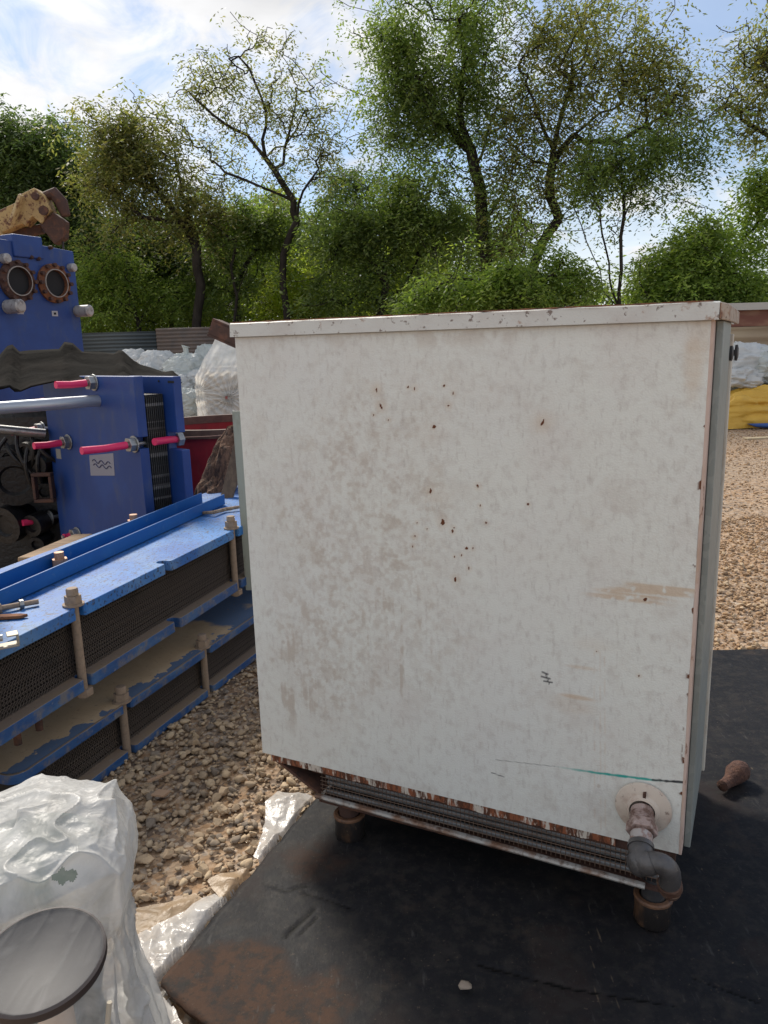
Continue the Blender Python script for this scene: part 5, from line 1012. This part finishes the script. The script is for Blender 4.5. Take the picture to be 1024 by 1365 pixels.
        VV.append(np.stack([st_, st_ + ld * l_ * .5 + wd * w_, st_ + ld * l_, st_ + ld * l_ * .5 - wd * w_], 1))
    VV = np.concatenate(VV).reshape(-1, 3) - base; F = np.arange(len(VV)).reshape(-1, 4)
    npmesh('crown', VV, F, lm, t)
    return t
TR = []
# far dense background trees first
tree(27, [[(55, 440), (52, 330), (60, 240)], [(54, 360), (25, 280), (10, 230)], [(53, 340), (85, 270), (100, 220)]], [(25, 215, 75, 62, 190), (75, 240, 52, 75, 150), (20, 320, 70, 60, 110), (95, 330, 50, 60, 90)], leaf_dark, 'dense dark green tree behind the crane at the far left', 1, .22, 26, .12, .55)
tree(23, [[(262, 432), (268, 380), (262, 330), (238, 290), (205, 245), (180, 205)], [(262, 330), (240, 240), (228, 180)], [(245, 300), (190, 290), (150, 250)]], [(160, 230, 55, 55, 110), (200, 190, 50, 48, 80), (235, 240, 45, 60, 75), (150, 170, 45, 30, 42), (265, 280, 50, 45, 60), (140, 290, 45, 40, 60)], leaf_olive, 'olive-brown tree leaning left between dark tree and tall thin tree', 2, .17, 13, .10, .62, npt=1.0)
tree(23, [[(383, 428), (377, 380), (378, 340), (396, 295), (392, 268), (365, 225), (330, 180), (300, 165)], [(379, 345), (372, 318), (362, 300)], [(396, 290), (404, 255), (425, 225)], [(350, 205), (355, 150), (340, 110), (318, 75)], [(372, 235), (385, 180), (395, 130)], [(300, 165), (270, 140), (250, 120)], [(390, 265), (350, 250), (300, 230), (285, 215)], [(355, 200), (380, 195), (405, 150)]],
     [(300, 95, 48, 40, 60), (345, 75, 55, 32, 50), (270, 130, 45, 45, 52), (385, 120, 50, 40, 55), (425, 165, 40, 50, 50), (330, 160, 65, 48, 50), (405, 215, 48, 45, 42), (290, 210, 52, 48, 42), (250, 170, 30, 35, 24), (440, 210, 25, 35, 20)], leaf_olive, 'tall sparse tree with crooked dark trunk and thin yellowish leaves', 3, .125, 5, .085, .34, npt=.9)
tree(24, [[(318, 432), (315, 390), (300, 350)], [(315, 380), (330, 350), (345, 330)]], [(310, 310, 60, 50, 100), (290, 370, 55, 40, 70), (350, 300, 45, 40, 55)], leaf_mid, 'middle-height green tree behind the thin crooked trunk', 4, .12, 16, .10, .48)
tree(24, [[(185, 432), (178, 400), (160, 370)], [(178, 400), (205, 370)], [(183, 425), (225, 390)]], [(160, 352, 58, 20, 60), (125, 380, 30, 34, 50), (205, 372, 50, 26, 55), (160, 402, 62, 20, 60), (240, 395, 40, 26, 40)], leaf_lite, 'bright green arching shrub tree in front of the fence at left', 5, .09, 17, .085, .40, droop=.9)
tree(22, [[(505, 428), (515, 380), (512, 320)], [(514, 370), (480, 330), (455, 300)], [(512, 350), (545, 310)], [(500, 420), (540, 380), (560, 340)]], [(500, 285, 52, 40, 66), (452, 310, 45, 46, 56), (555, 265, 55, 50, 74), (520, 350, 60, 42, 60), (450, 375, 42, 35, 32), (600, 300, 46, 52, 52), (540, 395, 55, 28, 36)], leaf_mid, 'dark green bushy tree in the middle, left of the big trunk', 6, .14, 18, .10, .46)
tree(21, [[(650, 420), (648, 340), (640, 250), (628, 200), (612, 150), (600, 100)], [(636, 225), (660, 150), (668, 90)], [(630, 205), (580, 150), (550, 110)], [(648, 300), (680, 240), (690, 190)], [(612, 150), (620, 80), (610, 30)]],
     [(560, 70, 62, 62, 120), (600, 10, 75, 45, 90), (640, 60, 62, 62, 100), (540, 140, 48, 52, 80), (600, 150, 60, 48, 80), (660, 150, 50, 60, 70), (560, 205, 60, 34, 62), (670, 235, 45, 50, 56), (525, 215, 35, 30, 30), (600, 245, 50, 30, 34), (515, 95, 26, 60, 34), (520, 40, 28, 55, 40), (655, 310, 40, 60, 50)], leaf_mid, 'tall leafy tree with straight dark trunk right of centre', 7, .20, 11, .085, .56, npt=1.0)
tree(20, [[(700, 415), (706, 370), (722, 325), (745, 292), (733, 262), (738, 200)], [(737, 215), (765, 180), (800, 150)], [(738, 200), (715, 150), (700, 110)], [(745, 292), (752, 285)], [(738, 200), (760, 120), (765, 60)], [(760, 185), (820, 190), (860, 170)], [(735, 230), (690, 200), (670, 180)]],
     [(720, 90, 60, 60, 100), (765, 35, 65, 48, 90), (800, 110, 65, 58, 100), (690, 165, 42, 48, 55), (860, 100, 48, 55, 70), (740, 170, 60, 42, 62), (830, 55, 55, 38, 55), (895, 100, 30, 50, 28), (780, 215, 66, 42, 66), (700, 240, 45, 52, 52), (870, 160, 50, 45, 55), (910, 130, 26, 40, 26), (840, 225, 50, 30, 34), (690, 310, 34, 30, 22)], leaf_olive, 'tall tree with kinked trunk and brownish-yellow crown above the cabinet', 8, .15, 9, .085, .58, npt=1.0)
tree(18, [[(826, 412), (828, 340), (832, 260), (825, 225)], [(818, 412), (812, 350), (800, 290), (790, 255)], [(808, 412), (800, 360), (775, 300), (762, 270)], [(832, 270), (860, 220), (890, 200)], [(830, 300), (845, 240)], [(790, 260), (775, 235)]],
     [(850, 195, 62, 30, 70), (905, 190, 42, 30, 40), (800, 220, 45, 28, 45), (870, 235, 50, 25, 38), (930, 215, 34, 28, 20), (780, 250, 40, 26, 22), (880, 265, 40, 18, 12)], leaf_mid, 'slender many-stemmed tree with flat crown above the cabinet top right', 9, .055, 10, .08, .36)
tree(17, [[(692, 418), (690, 380), (700, 350)], [(691, 390), (640, 375), (600, 370)], [(691, 385), (740, 365)]], [(700, 350, 60, 32, 90), (640, 375, 55, 30, 80), (590, 390, 42, 26, 55), (755, 375, 42, 30, 60), (690, 395, 70, 25, 70), (560, 405, 30, 16, 22)], leaf_lite, 'low spreading light green tree just above the middle of the cabinet top', 10, .08, 17, .08, .36, droop=.9)
tree(19, [[(930, 430), (935, 380), (930, 330)], [(934, 370), (980, 330), (1010, 300)], [(932, 400), (890, 370)]], [(890, 360, 42, 32, 75), (940, 325, 50, 38, 95), (1000, 300, 45, 45, 85), (1000, 360, 55, 40, 95), (940, 380, 60, 30, 85), (865, 385, 28, 22, 28), (1010, 250, 38, 32, 50)], leaf_lite, 'broad light green tree above the shed at the right edge', 11, .13, 18, .09, .42)
tree(19.5, [[(1110, 430), (1100, 250), (1075, 130)], [(1100, 220), (1040, 190), (990, 160)], [(1080, 140), (1030, 100), (1000, 60)], [(1075, 130), (1050, 60), (1020, 20)]], [(1000, 120, 42, 30, 45), (1010, 60, 34, 36, 42), (965, 150, 26, 28, 18), (1005, 165, 38, 26, 34), (1050, 90, 52, 70, 60), (1060, 180, 45, 50, 50), (1020, 15, 26, 28, 22)], leaf_olive, 'tree reaching in from beyond the right edge with thin olive sprays', 12, .14, 7, .085, .36)
tree(25, [[(420, 430), (418, 390), (410, 350)], [(418, 380), (440, 350)]], [(415, 350, 42, 38, 60), (385, 395, 42, 28, 50), (440, 400, 40, 26, 50)], leaf_yel, 'yellow-green young tree behind the thin crooked trunk', 13, .07, 16, .10, .46)
tree(26, [[(228, 430), (226, 380), (230, 330)], [(226, 370), (200, 340)]], [(215, 320, 52, 45, 90), (240, 380, 42, 40, 60), (180, 330, 42, 40, 60), (130, 350, 40, 60, 60)], leaf_dark, 'dark green tree behind the bright arching shrub', 14, .12, 22, .11, .5)
tree(25, [[(452, 430), (450, 380), (445, 300)], [(450, 360), (475, 280)]], [(470, 245, 38, 26, 40), (435, 280, 34, 34, 40), (475, 330, 36, 46, 50)], leaf_dark, 'narrow dark tree behind the middle bushy tree', 15, .10, 14, .10, .45)
# understory: one continuous mass of brush behind the fence
def brush(Y, x0, x1, z0, z1, n, lm, label, seed, leaf=.11):
    R1 = np.random.default_rng(seed); P_ = np.c_[R1.uniform(x0, x1, n), Y + R1.uniform(-1.5, 1.5, n), R1.uniform(0, 1, n)]
    top_ = z0 + (z1 - z0) * fbm(np.c_[P_[:, 0] * .5, P_[:, 1] * .3], 3, seed); P_[:, 2] = P_[:, 2] ** .8 * top_
    d_ = R1.normal(size=(n, 3)); d_ /= np.linalg.norm(d_, axis=1)[:, None]; w_ = np.cross(d_, R1.normal(size=(n, 3))); w_ /= np.linalg.norm(w_, axis=1)[:, None]
    l_ = (leaf * R1.uniform(.7, 1.4, n))[:, None]; V = np.stack([P_, P_ + d_ * l_ * .5 + w_ * l_ * .24, P_ + d_ * l_, P_ + d_ * l_ * .5 - w_ * l_ * .24], 1).reshape(-1, 3)
    o = npmesh('brush', V, np.arange(len(V)).reshape(-1, 4), lm); tag(o, label, 'brush', kind='stuff')
brush(29, -16, 2.5, 3.6, 7.0, 76000, leaf_yel, 'sunlit yellow-green brush behind the fence', 21, .16)
brush(31, -18, 5.5, 4.0, 9.0, 80000, leaf_mid, 'green brush beyond the yard', 22, .18)
brush(31.5, 4, 24, 2.6, 4.2, 30000, leaf_mid, 'low green brush beyond the cabinet top right', 24, .18)
brush(25.5, 8.4, 20, 2.2, 4.6, 26000, leaf_lite, 'light green brush behind the shed', 23, .14)
# a few bare-stem saplings seen against the bright brush
for i, (x, Y, lb) in enumerate(((312, 23, 'thin dark sapling stem just left of the crooked trunk'), (352, 26, 'thin sapling stem immediately right of the leaning trunk'), (560, 24, 'thin sapling stem under the big straight-trunk tree'))):
    tree(Y, [[(x, 432), (x + 4, 395), (x - 4, 355), (x + 3, 320)], [(x + 2, 390), (x + 18, 360)]], [(x, 320, 18, 16, 8)], leaf_mid, lb, 40 + i, .05, 10, .09, .3, name='sapling', group='saplings')
